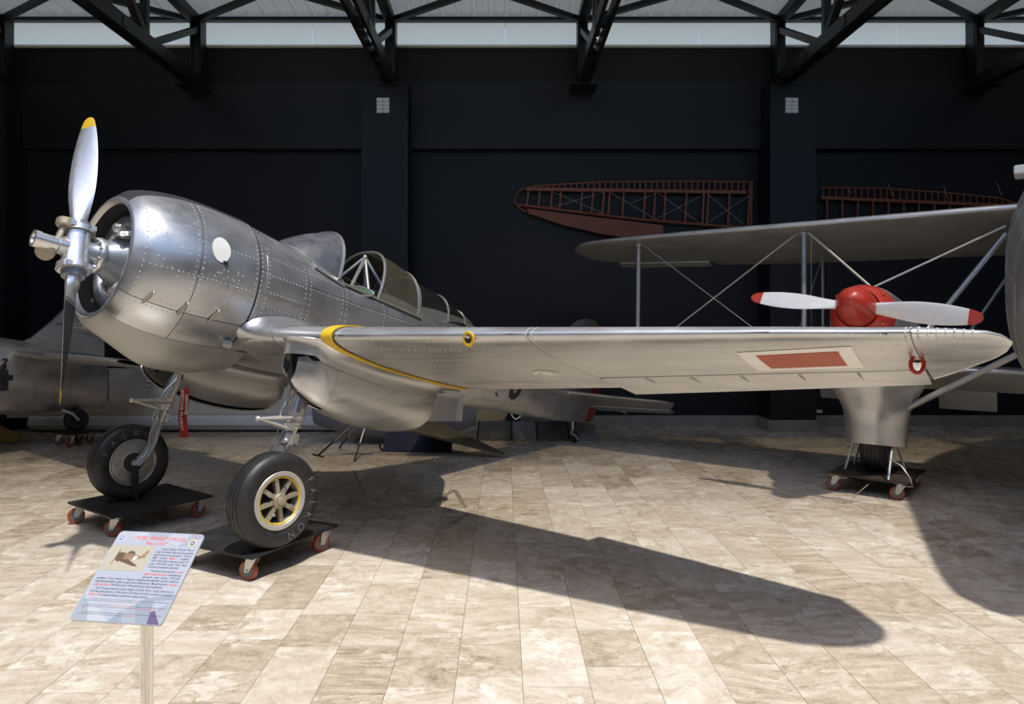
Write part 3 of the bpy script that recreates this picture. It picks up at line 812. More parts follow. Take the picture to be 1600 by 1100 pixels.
def wquad(c, lift, t=.002, n=8):                                 # four (x, y) corners on the lower surface
    c = np.array(c, float); G = []
    for s in np.linspace(0, 1, n):
        a = c[0] * (1 - s) + c[1] * s; b = c[3] * (1 - s) + c[2] * s
        G.append([wing((a * (1 - r) + b * r)[1], wt(*(a * (1 - r) + b * r))) for r in np.linspace(0, 1, n)])
    return MB().slab(G, t, lift)
ins = part(wquad([(1.865, 4.115), (1.85, 4.695), (2.265, 4.685), (2.30, 4.105)], .003), 'insignia', 'flag_white', label='white bordered red rectangle under the wing')
part(wquad([(1.925, 4.20), (1.915, 4.62), (2.20, 4.61), (2.22, 4.20)], .0055), 'insignia_field', 'flag_red', ins)
for y_ in (3.3, 3.62, 3.95, 4.3, 4.62):                          # hinge line straps on the aileron
    part(wquad([(wing(y_, .838)[0], y_), (wing(y_, .838)[0], y_ + .006), (wing(y_, .985)[0], y_ + .006), (wing(y_, .985)[0], y_)], .012, .004, 3), 'aileron_seam', 'silver_dull')
c0 = wing(2.53, .10); e_ = nrm((-.95, 0, -.3)); 
lp = part(MB().lathe([(-.01, .030), (.006, .052), (.012, .046), (.010, .030)], c0, e_, 24), 'gun_port', 'yellow', label='yellow ringed port in the wing leading edge')
part(MB().lathe([(.0, 0), (.008, .028)], c0, e_, 20), 'port_hole', 'core', lp)
ll = part(MB().slab([[wing(2.66 + .10 * r * math.cos(a), wt(2.17 + .075 * r * math.sin(a), 2.66)) for a in np.linspace(0, 2 * PI, 25)] for r in (.03, .5, 1)], .004, .006), 'landing_light', 'lens', label='teardrop lamp lens under the wing')
part(MB().ball(wing(2.66, wt(2.18, 2.66)) + np.array([0, 0, -.005]), .055, 14, (.8, 1.2, .35)), 'lens_bulge', 'lens', ll)
td = wing(4.955, wt(2.09, 4.955))
tr = part(MB().tube([td + np.array([.008 * math.cos(a), .028 * math.cos(a), -.035 + .045 * math.sin(a)]) for a in np.linspace(0, 2 * PI, 21)], .010, 8, False), 'tie_down_ring', 'red', label='red tie-down ring under the wing tip')
part(MB().lathe([(0, .04), (.03, .035), (.06, .012), (.065, 0)], td + np.array([.10, -.01, -.005]), (.3, 0, -1), 12), 'ring_fairing', 'silver_bright')

# ---- tail
for sg in (1, -1):
    def stab(y, t):
        le = np.interp(y, [0, 1.35, 1.45, 1.5], [6.40, 6.78, 6.86, 6.98]); te = np.interp(y, [0, 1.3, 1.42, 1.5], [7.36, 7.40, 7.32, 7.06])
        x, z = foil(t, .09); c = te - le
        return np.array([le + x * c, sg * y, -.105 - .15 * x * c + (z - .02) * c])
    yy = np.concatenate([np.linspace(.03, 1.3, 10), [1.38, 1.44, 1.485, 1.5]])
    part(MB().grid([[stab(y, t) for t in np.linspace(-.82, .82, 21)] for y in yy], cv=True), 'tailplane', 'silver')
    part(MB().grid([[stab(y, t) + np.array([.012, 0, -.01]) for t in (.83, .92, 1, -1, -.92, -.83)] for y in yy[1:11]], cv=True), 'elevator', 'silver')
    part(MB().tube([stab(.55, .9) + np.array([0, 0, -.015]), stab(.62, 1.) + np.array([0, 0, -.03])], .012, 6), 'elevator_horn', 'silver_bright')
def vert(poly, t0, name, m, **k):
    mb = MB(); c = np.mean(poly, axis=0)
    rings = [[(c[0] + (p[0] - c[0]) * f, y, c[1] + (p[1] - c[1]) * f) for p in poly] for y, f in ((-t0, .93), (-t0 * .6, 1), (t0 * .6, 1), (t0, .93))]
    mb.grid(np.array(rings), cv=True); kk = len(poly)
    mb.f.append(tuple(range(kk))); mb.f.append(tuple(3 * kk + i for i in range(kk)))
    return part(mb, name, m, **k)
vert([(5.75, .22), (6.15, .46), (6.55, .82), (6.78, .99), (6.98, 1.055), (7.10, 1.06), (7.13, .2), (7.1, .05)], .035, 'fin', 'silver_dull')
rud = vert([(7.15, .98), (7.30, 1.02), (7.42, .92), (7.53, .55), (7.57, .1), (7.56, -.25), (7.47, -.42), (7.33, -.46), (7.26, -.44), (7.26, .0), (7.15, .05)], .03, 'rudder', 'red', label='red rudder')
part(MB().ball((7.2, 0, 1.03), .09, 12, (1.9, .3, .6)), 'rudder_cap', 'silver_dull', rud)
part(MB().tube([(6.93, 0, -.46), (6.965, 0, -.62)], .022, 10), 'tail_leg', 'steel')
tw = part(MB().tube([(6.965, 0, -.60), (6.93, 0, -.66), (7.0, .05, -.70), (7.05, .05, -.745)], .018, 8), 'tail_fork', 'zinc')
tz = WB(7.05, 0, -.74)
mbw = MB().lathe([(-.03, .03), (-.035, .06), (-.02, .082), (.02, .082), (.035, .06), (.03, .03)], (tz[0], tz[1], .083), Pd, 20, True)
mbw.build('tail_wheel', 'rubber', tw)
part(MB().slab([[(x, fus_y(x, -.52) * .4, fus_par(x)[3] - .01 - .05 * math.sin((x - 5.35) / .22 * PI)) for x in np.linspace(5.35, 5.57, 9)], [(x, fus_y(x, -.52) * .4 + .015, fus_par(x)[3] - .02 - .05 * math.sin((x - 5.35) / .22 * PI)) for x in np.linspace(5.35, 5.57, 9)]], .012), 'tie_ring', 'white')
# number on the rear body
v, f = text_geo('76', .62, 0, 3, .012)
mb = MB(); q = []
for p in v:
    x = 4.66 + p[0] * .92; z = -.385 + p[1] - .0 * p[0]
    q.append((x, fus_y(x, z) + .006, z))
mb.add(q, f); part(mb, 'number', 'black', smooth=False, label='black numerals on the rear fuselage')

# ---- gear housings under the wing
HW = [(1.15, .02), (1.18, .085), (1.25, .135), (1.40, .170), (1.80, .185), (2.25, .180), (2.5, .155), (2.64, .10), (2.71, .02)]
HZ = [(1.15, -.66), (1.18, -.735), (1.25, -.80), (1.40, -.875), (1.80, -.96), (2.20, -.975), (2.5, -.935), (2.64, -.845), (2.71, -.73)]
for sg in (1, -1):
    yc = 1.10
    def pod(x, a, k=1.):                       # a: -90 inner side .. 0 bottom .. 90 outer side
        hw, zb_ = smooth_tab(HW, x)[0] * k, smooth_tab(HZ, x)[0]
        if a < 0: hw = hw + (.05 if k == 1 else .03) * min(1, max(0, (1.62 - x) / .2)) * min(1, -a / 50)
        top = wing(yc, wt(x, yc))[2] - .03; zm = top - .16 if top - .16 > zb_ + .05 else zb_ + .05
        a = math.radians(a); y = yc + hw * math.sin(a) if abs(a) <= PI / 2 else yc + math.copysign(hw, a)
        z = zm - (zm - zb_) * k * max(0, math.cos(a)) ** .85 if abs(a) < PI / 2 else zm + (top - zm) * (abs(a) - PI / 2) / .6
        return np.array([x, sg * y, z])
    A_ = lambda a, b, n: np.linspace(a, b, n)
    def shell(x0, x1, a0, a1, nx=12, na=14, name='housing_shell', m='silver_wing', lift=0.):
        G = [[pod(x, a) for a in A_(a0, a1, na)] for x in np.linspace(x0, x1, nx)]
        return part(MB().slab(G if sg < 0 else G[::-1], .008, lift), name, m)
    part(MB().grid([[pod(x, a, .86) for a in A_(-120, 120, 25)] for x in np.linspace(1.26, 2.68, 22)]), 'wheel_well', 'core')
    G = [[pod(x, a) for a in A_(26, np.interp(x, [1.17, 1.26, 1.42], [94, 102, 124]), 18)] for x in np.linspace(1.17, 1.46, 14)]
    part(MB().slab(G if sg < 0 else G[::-1], .008), 'housing_nose', 'silver')
    shell(1.20, 1.46, -124, -78, 12, 8)                     # inner clam
    shell(1.462, 2.56, -12, 124, 18, 18)
    shell(1.462, 2.56, -124, -34, 18, 12)
    shell(2.562, 2.71, -124, 124, 10, 28)
    # flared collar where the housing meets the wing
    out = [(x, smooth_tab(HW, x)[0]) for x in np.concatenate([1.15 + .27 * (np.linspace(0, 1, 9)) ** 2, np.linspace(1.5, 2.70, 10)])]
    loop = [(x, yc - h) for x, h in out[::-1]] + [(x, yc + h) for x, h in out[1:]]
    loop = np.array(loop); tn = np.gradient(loop, axis=0); nn_ = np.stack([-tn[:, 1], tn[:, 0]], 1); nn_ /= np.linalg.norm(nn_, axis=1, keepdims=True)
    if np.dot(nn_[len(out) - 1], (-1, 0)) < 0: nn_ = -nn_
    GF = []
    for (x, y), nv in zip(loop, nn_):
        zt = wing(y, wt(max(min(x, 2.85), lerp_tab(LEt, y)[0] + .012), y))[2]; ox, oy = x + nv[0] * .045, y + nv[1] * .06
        zt2 = wing(oy, wt(max(min(ox, 2.85), lerp_tab(LEt, oy)[0] + .012), oy))[2]; row = []
        P0, P1, P2 = np.array([x + nv[0] * .022, y + nv[1] * .022, zt - .125]), np.array([x + nv[0] * .016, y + nv[1] * .012, zt - .02]), np.array([ox, oy, zt2 - .004])
        for s in np.linspace(0, 1, 7):
            p = P0 * (1 - s) ** 2 + P1 * 2 * s * (1 - s) + P2 * s * s; row.append((p[0], sg * p[1], p[2]))
        GF.append(row)
    part(MB().slab(GF[::sg], .010, .004), 'housing_collar', 'silver')
    part(MB().slab([[(x, sg * (1.02 + .02 * k), z0 + (z1 - z0) * k) for k in np.linspace(0, 1, 5)] for x, z0, z1 in ((2.76, -.58, -.84), (2.95, -.56, -.82), (3.14, -.54, -.80), (3.24, -.53, -.785))], .016), 'housing_tail_plate', 'silver')
    hr_ = MB(); 
    for a in (22, 62): rivet_row(hr_, lambda x, q: pod(x, math.degrees(q)), (1.48, math.radians(a)), (2.54, math.radians(a)), .05, .0055)
    for x in (1.48, 2.54): rivet_row(hr_, lambda x, q: pod(x, math.degrees(q)), (x, math.radians(0)), (x, math.radians(115)), .045, .0042)
    part(hr_, 'housing_rivets', 'rivet', kind='stuff')

# ---- landing gear legs and wheels of the silver aircraft
def tyre_profile(ro, rb, w, grooves=4):
    h = w / 2; p = [(-h * .72, rb - .002), (-h * .93, rb + .03), (-h, (ro + rb) / 2), (-h * .95, ro - .042), (-h * .80, ro - .016)]
    gs = np.linspace(-h * .55, h * .55, grooves)
    for g in gs:
        d = lambda a: ro - .014 * (a / h) ** 2
        p += [(g - .006, d(g)), (g - .0045, d(g) - .008), (g + .0045, d(g) - .008), (g + .006, d(g))]
    p += [(h * .80, ro - .016), (h * .95, ro - .042), (h, (ro + rb) / 2), (h * .93, rb + .03), (h * .72, rb - .002)]
    return p
def wpart(mb, name, m, parent=None, **k): return mb.build(name, m, parent or plane, **k)
def chalk(c, a_off, R, letters, t0, dt, size, parent):
    for i, ch in enumerate(letters):
        mb = MB()
        v, f = text_geo(ch, size, 0, 3, 0); v[:, 0] -= (v[:, 0].max() + v[:, 0].min()) / 2
        q = []
        for p in v:
            t = math.radians(t0 + dt * i) - p[0] / R; r = R + p[1] - size * .35
            q.append(c + Pd * (a_off - .35 * (r - R) ** 2 * 8) + r * (math.cos(t) * Ah + math.sin(t) * Z3))
        mb.add(q, f).build('chalk_letter', 'chalk', parent, smooth=False)
for sg in (1, -1):
    W3 = lambda x, z, y=.965: WB(x, sg * y, z)
    leg = wpart(MB().tube([W3(1.46, -.58), W3(1.395, -.93)], .058, 24), 'gear_strut', 'steel')
    wpart(MB().tube([W3(1.398, -.925), W3(1.384, -1.01)], [.063, .060], 24), 'strut_sleeve', 'beige', leg)
    for z in (-.955, -1.005, -1.03):
        wpart(MB().lathe([(-.008, .05), (-.010, .070), (.010, .070), (.008, .05)], W3(1.395 - (-.93 - z) * .19, z), W3(1.0, 0) - W3(1.19, -1.0), 24), 'strut_collar', 'silver_bright', leg)
    wpart(MB().tube([W3(1.385, -1.0), W3(1.362, -1.09)], .046, 20), 'piston', 'chrome', leg)
    fh = MB().tube([W3(1.366, -1.075), W3(1.35, -1.165)], [.058, .054], 20)
    for dx, dz in ((.05, -1.09), (.05, -1.15), (-.04, -1.14)): fh.ball(W3(1.36 + dx, dz, .93 if sg < 0 else 1.0), .022, 8)
    fh.box(W3(1.40, -1.12), (.05, .09, .075), (Ad, Pd, Nd))
    wpart(fh, 'fork_head', 'steel', leg)
    fk = MB().tube([W3(1.352, -1.14, .965), W3(1.333, -1.24, .945), W3(1.325, -1.36, .93), W3(1.30, -1.47, .93), W3(1.245, -1.545, .945), W3(1.233, -1.55, .99)], [.046, .040, .034, .034, .036, .036], 16)
    wpart(fk, 'fork_arm', 'steel', leg)
    lk = MB(); ap = W3(1.075, -1.005)
    for z0, w in ((-.96, .05), (-1.055, .045)):
        base_ = W3(1.37, z0)
        for d in (-1, 1): lk.tube([base_ + Pd * d * w, ap + Pd * d * .012], [.013, .010], 8)
        lk.tube([base_ + Pd * -w, base_ + Pd * w], .016, 8)
    lk.ball(ap, .022, 10); wpart(lk, 'torque_link', 'beige', leg)
    hose = [W3(1.42, -.70, .91), W3(1.40, -.77, .90), W3(1.33, -.86, .90), W3(1.30, -.93, .90), W3(1.295, -.97, .91)]
    wpart(MB().tube(hose, .007, 8), 'brake_hose', 'steel', leg)
    hose2 = [W3(1.30, -1.06, .91), W3(1.285, -1.15, .905), W3(1.265, -1.27, .90), W3(1.27, -1.38, .895), W3(1.235, -1.46, .90), W3(1.20, -1.50, .91)]
    wpart(MB().tube(hose2, .007, 8), 'lower_brake_hose', 'steel', leg)
    c = np.array([-1.64, 5.03, .521]) if sg > 0 else np.array([-3.38, 6.37, .521])
    if sg < 0: c = WB(1.235, -1.10, -1.55); c[2] = .521
    wh = wpart(MB().lathe(tyre_profile(.336, .205, .205), c, Pd, 64), 'wheel', 'rubber')
    if sg > 0:
        wpart(MB().lathe([(.060, .207), (.084, .209), (.090, .203), (.088, .176), (.074, .166), (.045, .160), (.0, .155)], c, Pd, 56), 'rim', 'beige', wh)
        wpart(MB().lathe([(.078, .168), (.082, .164), (.074, .158)], c, Pd, 48), 'rim_edge', 'yellow', wh)
        wpart(MB().lathe([(-.03, .2), (-.03, 0)], c, Pd, 40), 'wheel_back', 'core', wh)
        for k in range(8):
            a = math.radians(8 + 45 * k); d = math.cos(a) * Ah + math.sin(a) * Z3; tt = np.cross(Pd, d)
            wpart(MB().box(c + d * .105 + Pd * .060, (.13, .030, .022), (d, tt, Pd)).box(c + d * .105 + Pd * .035, (.13, .012, .05), (d, tt, Pd)), 'spoke', 'tan', wh)
            if k % 2: wpart(MB().lathe([(.06, 0), (.06, .011), (.086, .011), (.086, 0)], c + d * .105 + tt * .012, Pd, 10), 'bolt', 'zinc', wh)
        hb = MB().lathe([(.03, .055), (.085, .052), (.090, .046), (.088, .030), (.10, .028), (.104, .022), (.104, 0)], c, Pd, 28)
        wpart(hb, 'hub', 'tan', wh); wpart(MB().lathe([(.10, .018), (.114, .016), (.114, 0)], c, Pd, 6), 'axle_nut', 'zinc', wh)
        chalk(c, .1055, .268, 'FALKON', 24, -19.5, .075, wh)
    else:
        wpart(MB().lathe([(.070, .207), (.088, .209), (.092, .200), (.080, .190), (.076, .185), (.080, .178), (.074, .110), (.086, .104), (.086, .086), (.070, .080), (.064, .0)], c, Pd, 56), 'brake_drum', 'silver_dull', wh)
        wpart(MB().lathe([(.06, .082), (.095, .080), (.10, .05), (.12, .045), (.12, 0)], c, Pd, 28), 'hub', 'black', wh)
        for k in range(10):
            a = 2 * PI * k / 10; d = math.cos(a) * Ah + math.sin(a) * Z3
            wpart(MB().lathe([(.07, .006), (.083, .005), (.083, 0)], c + d * .145, Pd, 6), 'bolt', 'black', wh)
        chalk(c, .1055, .268, 'FALKO', 155, -23, .075, wh)

# ------------------------------------------------------------------ wheel dollies
def caster(parent, x, y, rot, lock=False):
    R = np.array([[math.cos(rot), math.sin(rot), 0], [-math.sin(rot), math.cos(rot), 0], [0, 0, 1.]])   # rows: rolling dir, axle dir, up
    o = np.array([x, y, 0.]); roll, axle = R[0], R[1]; c = o - roll * .03 + Z3 * .068
    mb = MB().box(o + Z3 * .168, (.105, .09, .008), R); mb.lathe([(.148, .0), (.148, .030), (.166, .036)], o, Z3, 16)
    for s in (-1, 1):
        a = o + axle * s * .026
        mb.prism([(-.035, .150), (.045, .150), (-.012, .060), (-.045, .058), (-.048, .075)], a, roll, Z3, .0035 * s)
    mb.lathe([(-.036, 0), (-.036, .010), (.036, .010), (.036, 0)], c, axle, 10)
    fork = mb.build('caster', 'zinc', parent, smooth=True, angle=30)
    MB().lathe([(-.017, .047), (-.019, .060), (-.014, .068), (.014, .068), (.019, .060), (.017, .047)], c, axle, 28, ).build('caster_tyre', 'pu', fork)
    MB().lathe([(-.016, .012), (-.014, .030), (-.018, .048), (.018, .048), (.014, .030), (.016, .012)], c, axle, 24).build('caster_wheel', 'castergrey', fork)
    if lock:
        MB().box(o + roll * .075 + Z3 * .143, (.07, .035, .006), R).build('brake_pedal', 'zinc', fork, smooth=False)
def dolly(label, x, y, rot, w, l, rots, group='wheel dollies', deck='deck', locks=(1, 0, 0, 0)):
    t = thing('wheel_dolly', label, 'dolly', (0, 0, 0), group)
    MB().box((0, 0, .181), (w, l, .018)).build('deck', deck, t, smooth=False, bevel=.003)
    k = 0
    for sx in (-1, 1):
        for sy in (-1, 1):
            caster(t, sx * (w / 2 - .075), sy * (l / 2 - .075), rots[k], bool(locks[k])); k += 1
            mb = MB()
            for dx in (-.04, .04):
                for dy in (-.04, .04): mb.lathe([(.189, .010), (.196, .009), (.196, 0)], (sx * (w / 2 - .075) + dx, sy * (l / 2 - .075) + dy, 0), Z3, 6)
            mb.build('bolts', 'black', t, smooth=False)
    t.location = (x, y, 0); t.rotation_euler = (0, 0, rot)
    return t
R_ = math.radians
dolly('black wheel dolly under the front wheel with the spoked bronze hub', -1.845, 5.335, R_(-27.8), .78, .87, (R_(20), R_(100), R_(10), R_(75)))
d2 = dolly('black wheel dolly under the tyre with a grey brake drum', -3.26, 6.35, R_(-36.5), .82, .90, (R_(70), R_(60), R_(30), R_(95)), deck='deck')
axs = WB(1.233, -.985, -1.55)
def to_local(d, p):
    return np.array((Matrix.Translation(d.location) @ Matrix.Rotation(d.rotation_euler[2], 4, 'Z')).inverted() @ Vector(p))
pl_ = to_local(d2, axs)
pm = MB().bar((pl_[0], pl_[1], .20), (pl_[0], pl_[1], .50), .045, .045, up=(1, 0, 0)).prism([(-.06, 0), (.06, 0), (0, .12)], (pl_[0], pl_[1] - .003, .20), (1, 0, 0), (0, 0, 1), .006)
pm.v = [v + np.array(d2.location) for v in pm.v]
d2_off = pm.build('axle_stand_post', 'black', d2, smooth=False)
dolly('black wheel dolly with orange casters under the faired wheel of the biplane', 3.98, 7.50, R_(-42), .76, .84, (R_(10), R_(20), R_(15), R_(60)), deck='deck_rust', locks=(1, 0, 1, 0))

# ------------------------------------------------------------------ red streamer
rb = tag(MB().slab([[(-3.045 + .077 * u + .006 * math.sin(k * .9), 6.62 + .03 * math.sin(k * .7) * .5 + .012 * u, 1.165 - k * .047) for u in np.linspace(0, 1, 4)] for k in range(11)], .0025).build('warning_streamer', 'ribbon'),
         'red warning streamer with white letters hanging under the far wheel housing', 'streamer')
for txt, off in (('REMOVE', .052), ('BEFORE FLIGHT', .016)):
    v, f = text_geo(txt, .034, 0, 2, .002)
    sc_ = (.19 if txt == 'REMOVE' else .38) / v[:, 0].max()
    q = [(-3.045 + off + p[1], 6.612 + .03 * math.sin((1.165 - (1.10 - p[0] * sc_)) / .047 * .7) * .5 + .012 * (off / .077), (1.10 if txt == 'REMOVE' else 1.14) - p[0] * sc_) for p in v]
    MB().add(q, f).build('lettering', 'ink_white', rb, smooth=False, kind='stuff')

# ------------------------------------------------------------------ information sign
sc = np.array([-1.342, 2.6, .857]); yw, tl, SW, SH = -.14, .704, .356, .360
su = np.array([math.cos(yw), math.sin(yw), 0]); sb = np.array([-math.sin(yw), math.cos(yw), 0]); sv = sb * math.cos(tl) + Z3 * math.sin(tl); sn = np.cross(su, sv)
SP = lambda s, t, h=0.: sc + su * ((s - .5) * SW) + sv * ((t - .5) * SH) + sn * h
sign = thing('information_sign', 'tilted grey information sign on a polished steel post, text and aircraft picture', 'sign', (-1.315, 2.60, 0))
cr = .045; rp = []
for (cx, cy, a0) in ((1 - cr, 1 - cr, 0), (cr, 1 - cr, 90), (cr, cr, 180), (1 - cr, cr, 270)):
    for a in np.linspace(a0, a0 + 90, 6): rp.append((cx + cr * math.cos(R_(a)), cy + cr * math.sin(R_(a))))
board = MB().prism([((p[0] - .5) * SW, (p[1] - .5) * SH) for p in rp], sc - sn * .006, su, sv, .006).build('board', 'sign_a', sign, smooth=False)
def facet(poly, m, h=.0003, name='printed_facet'):
    return MB().add([SP(p[0], p[1], h) for p in poly], [tuple(range(len(poly)))]).build(name, m, board, smooth=False)
for poly, m in (([(.005, .03), (.03, .005), (.2, .005), (.12, .16), (.005, .28)], 'sign_c'), ([(.12, .16), (.2, .005), (.42, .005), (.25, .14)], 'sign_g'), ([(.005, .28), (.12, .16), (.16, .26), (.06, .34)], 'sign_b'),
                ([(.42, .005), (.5, .12), (.58, .005)], 'sign_d'), ([(.58, .005), (.5, .12), (.62, .2), (.72, .005)], 'sign_c'), ([(.72, .005), (.62, .2), (.8, .24), (.84, .005)], 'sign_d'),
                ([(.84, .005), (.82, .13), (.86, .14), (.97, .01), (.95, .005)], 'sign_e'), ([(.86, .14), (.97, .01), (.995, .04), (.995, .26), (.93, .2)], 'sign_c'), ([(.62, .2), (.8, .24), (.995, .26), (.995, .32), (.7, .26)], 'sign_d'),
                ([(.16, .26), (.12, .16), (.25, .14), (.5, .12), (.62, .2), (.3, .24)], 'sign_b'), ([(.84, .995), (.95, .995), (.995, .96), (.9, .93)], 'sign_f'), ([(.02, .86), (.02, .97), (.12, .97), (.2, .86)], 'sign_b'),
                ([(.2, .995), (.35, .995), (.28, .88), (.16, .9)], 'sign_g'), ([(.35, .995), (.62, .995), (.55, .90), (.4, .93)], 'sign_c'), ([(.62, .995), (.84, .995), (.76, .84), (.6, .90)], 'sign_b'), ([(.76, .84), (.84, .995), (.9, .93), (.86, .86)], 'sign_c')):
    facet(poly, m)
facet([(.02, .54), (.50, .54), (.50, .83), (.02, .83)], 'photo_bg', .0005, 'picture')
facet([(.13, .735), (.20, .745), (.27, .735), (.34, .725), (.40, .712), (.425, .745), (.445, .785), (.458, .79), (.462, .765), (.452, .712), (.458, .698), (.43, .69), (.36, .672), (.28, .655), (.20, .645), (.14, .66)], 'photo_tan', .0006, 'picture_fuselage')
facet([(.125, .74), (.16, .748), (.205, .742), (.215, .70), (.205, .65), (.17, .638), (.135, .648), (.118, .69)], 'photo_brown', .0007, 'picture_nose')
facet([(.19, .668), (.27, .672), (.41, .604), (.415, .594), (.36, .597), (.20, .640)], 'photo_brown', .0008, 'picture_wing')
facet([(.225, .742), (.25, .768), (.29, .766), (.32, .745), (.325, .728)], 'photo_brown', .0007, 'picture_canopy')
facet([(.105, .60), (.112, .60), (.138, .78), (.128, .78)], 'photo_brown', .0009, 'picture_propeller')
facet([(.32, .665), (.36, .675), (.37, .705), (.33, .71)], 'flag_white', .0007, 'picture_band')
shield = [(.03, .955), (.09, .955), (.09, .90), (.06, .865), (.03, .90)]
facet(shield, 'sign_g', .0006, 'crest'); facet([(.06 + (p[0] - .06) * .6, .915 + (p[1] - .915) * .6) for p in shield], 'blue_print', .0009, 'crest_field')
facet([(.06 + .011 * math.cos(a), .918 + .014 * math.sin(a)) for a in np.linspace(0, 2 * PI, 13)[:-1]], 'white', .0011, 'crest_disc')
for r, m, h in ((.046, 'gold', .0006), (.038, 'flag_white', .0008), (.032, 'black', .0010), (.029, 'gold', .0011), (.024, 'blue_print', .0013)):
    facet([(.905 + r * math.cos(a), .89 + r * math.sin(a)) for a in np.linspace(0, 2 * PI, 25)[:-1]], m, h, 'emblem')
facet([(.905 + (.02 if i % 2 else .008) * math.cos(a), .89 + (.02 if i % 2 else .008) * math.sin(a)) for i, a in enumerate(np.linspace(0, 2 * PI, 13)[:-1])], 'sign_g', .0015, 'emblem_star')
TXT = {'ink_red': MB(), 'ink_navy': MB()}
def line(parts, s0, s1, t, hgt, shear=.22, bold=.002):
    geo = []; x = 0.
    for txt, m in parts:
        v, f = text_geo(txt, 1., shear, 1, bold); geo.append((v, f, m, x)); x += v[:, 0].max() + .32
    tot = x - .32; k = (s1 - s0) / tot
    for v, f, m, x0 in geo:
        TXT[m].add([SP(s0 + (p[0] + x0) * k, t + p[1] * hgt * 1.38, .0007) for p in v], f)
n_, r_ = 'ink_navy', 'ink_red'
line([('CURTISS WRIGHT CW-22R', r_)], .17, .80, .905, .045, .28, .0); line([('"FALCON"', r_)], .36, .62, .845, .042, .28, .0)
hh = .0225
for k, (pp, s0, s1) in enumerate(((([('Curtiss Wright CW-22R "Falcon"', n_)]), .585, .97), ([('uçağı, iki kişilik, alttan kanatlı, gündüz', n_)], .535, .97), ([('şartlarında görev yapabilen, 1939 yılı', n_)], .535, .965),
        ([('ABD   üretimi', n_), ('"Eğitim"', r_), ('  uçağıdır.', n_)], .535, .96), ([('1940-1949 yılları arasında toplam 50', n_)], .535, .965), ([('adet  CW-22R  uçağı  Türk  Hava', n_)], .54, .965), ([('Kuvvetleri envanterine girmiştir.', n_)], .54, .89))):
    line(pp, s0, s1, .797 - .0345 * k, hh)
for k, (pp, s0, s1) in enumerate((([('Türk Hava Kuvvetlerinin', n_), ('modern', r_)], .59, .965), ([('eğitim uçağı ihtiyacının', r_), ('karşılanması', n_)], .54, .96), ([('amacıyla  satın  alınan  CW-22R', n_)], .54, .96),
        ([('uçakları, Uçuş Okulu ve Tayyare Alaylarında ağırlıklı olarak tekâmül', n_)], .04, .96), ([('(olgunlaşma/gelişim) eğitim uçağı olarak kullanılmıştır. Muadil itibariyle', n_), ('dünyada', r_)], .04, .96), ([('uçağı nadir kalan', r_), ('CW-22R uçakları 1949 yılında hizmet dışı bırakılmıştır.', n_)], .04, .82))):
    line(pp, s0, s1, .545 - .0345 * k, hh)
for k, (pp, s0, s1) in enumerate((([('"2615" kuyruk numaralı Curtiss Wright CW-22R "Falcon" uçağı, milli bütçe ile', n_)], .09, .96), ([("ABD'den satın alınmış ve 1940 yılında Türk Hava Kuvvetleri envanterine girmiştir.", n_)], .05, .965), ([('24 Ekim 1985', r_), ('tarihinden itibaren müzemizde sergilenmektedir.', n_)], .05, .71))):
    line(pp, s0, s1, .332 - .0345 * k, hh)
h2 = .0125
for t, pp, s0, s1 in ((.222, [('Curtiss Wright CW-22R "Falcon" is a two-seat, low-wing, 1939 US made', n_), ('"Trainer"', r_), ('aircraft capable of operating in daylight conditions.', n_)], .09, .97), (.203, [('Between 1940-1949 a total of 50 CW-22R entered service with the Turkish Air Force.', n_)], .06, .60),
        (.163, [('Purchased to meet the Turkish Air Force’s', n_), ('demand for a modern trainer aircraft,', r_), ('the CW-22Rs were used as advanced trainer aircraft in the', n_)], .09, .96), (.144, [('Flight Schools and Aircraft Regiments. The CW-22Rs were decommissioned in 1949 and', n_), ('only a handful of surviving examples are left in the', r_)], .06, .96), (.125, [('world.', r_)], .06, .10),
        (.086, [('This Curtiss Wright CW-22R "Falcon" with the tail number "2615" was purchased from the USA as part of the national budget and entered', n_)], .09, .96), (.067, [('service with the Turkish Air Force in 1940. It has been on display in our museum since', n_), ('October 24, 1985.', r_)], .06, .66)):
    line(pp, s0, s1, t, h2, .2, -.004)
for m in TXT: TXT[m].build('lettering', m, board, smooth=False, kind='stuff')
px_, py_ = -1.315, 2.60
MB().tube([(px_, py_, .012), (px_, py_, .845)], .0222, 28).build('post', 'chrome', sign)
MB().lathe([(0, 0), (0, .15), (.008, .15), (.014, .14), (.018, .03), (.03, .024)], (px_, py_, 0), Z3, 40).build('foot', 'chrome', sign)
MB().box(SP(.53, .5, -.012), (.12, .10, .008), (su, sv, sn)).build('bracket', 'steel', sign, smooth=False)

# ================================================================== the biplane behind the wing
pb_ = math.radians(14)
A2 = math.cos(pb_) * Ah - math.sin(pb_) * Z3; N2 = math.sin(pb_) * Ah + math.cos(pb_) * Z3
BR = np.array([5.4, 6.4, 0.])
BQ = lambda s, c=0., z=0.: BR - Pd * s + Ah * c + Z3 * z
bi = thing('biplane', 'grey twin-strutted biplane with red spinner and white red-tipped propeller behind the wing tip', 'aircraft', tuple(BQ(1.8)))
def bpart(mb, name, m, parent=None, **k): return mb.build(name, m, parent or bi, **k)
def wing2(s, t, le, ctab, z0, dih, tc=.10):
    c0, c1 = lerp_tab(ctab, s); x, z = foil(t, tc); c = c1 - c0
    return BQ(s) + A2 * (c0 + x * c) + N2 * (z * c) + Z3 * (z0 + dih * s)
UW = [(.3, 0, 1.5), (3.0, 0, 1.42), (4.0, 0, 1.28), (4.02, 0, 1.12), (5.0, .02, 1.02), (5.4, .06, .94), (5.6, .14, .84), (5.72, .28, .70), (5.77, .46, .52)]
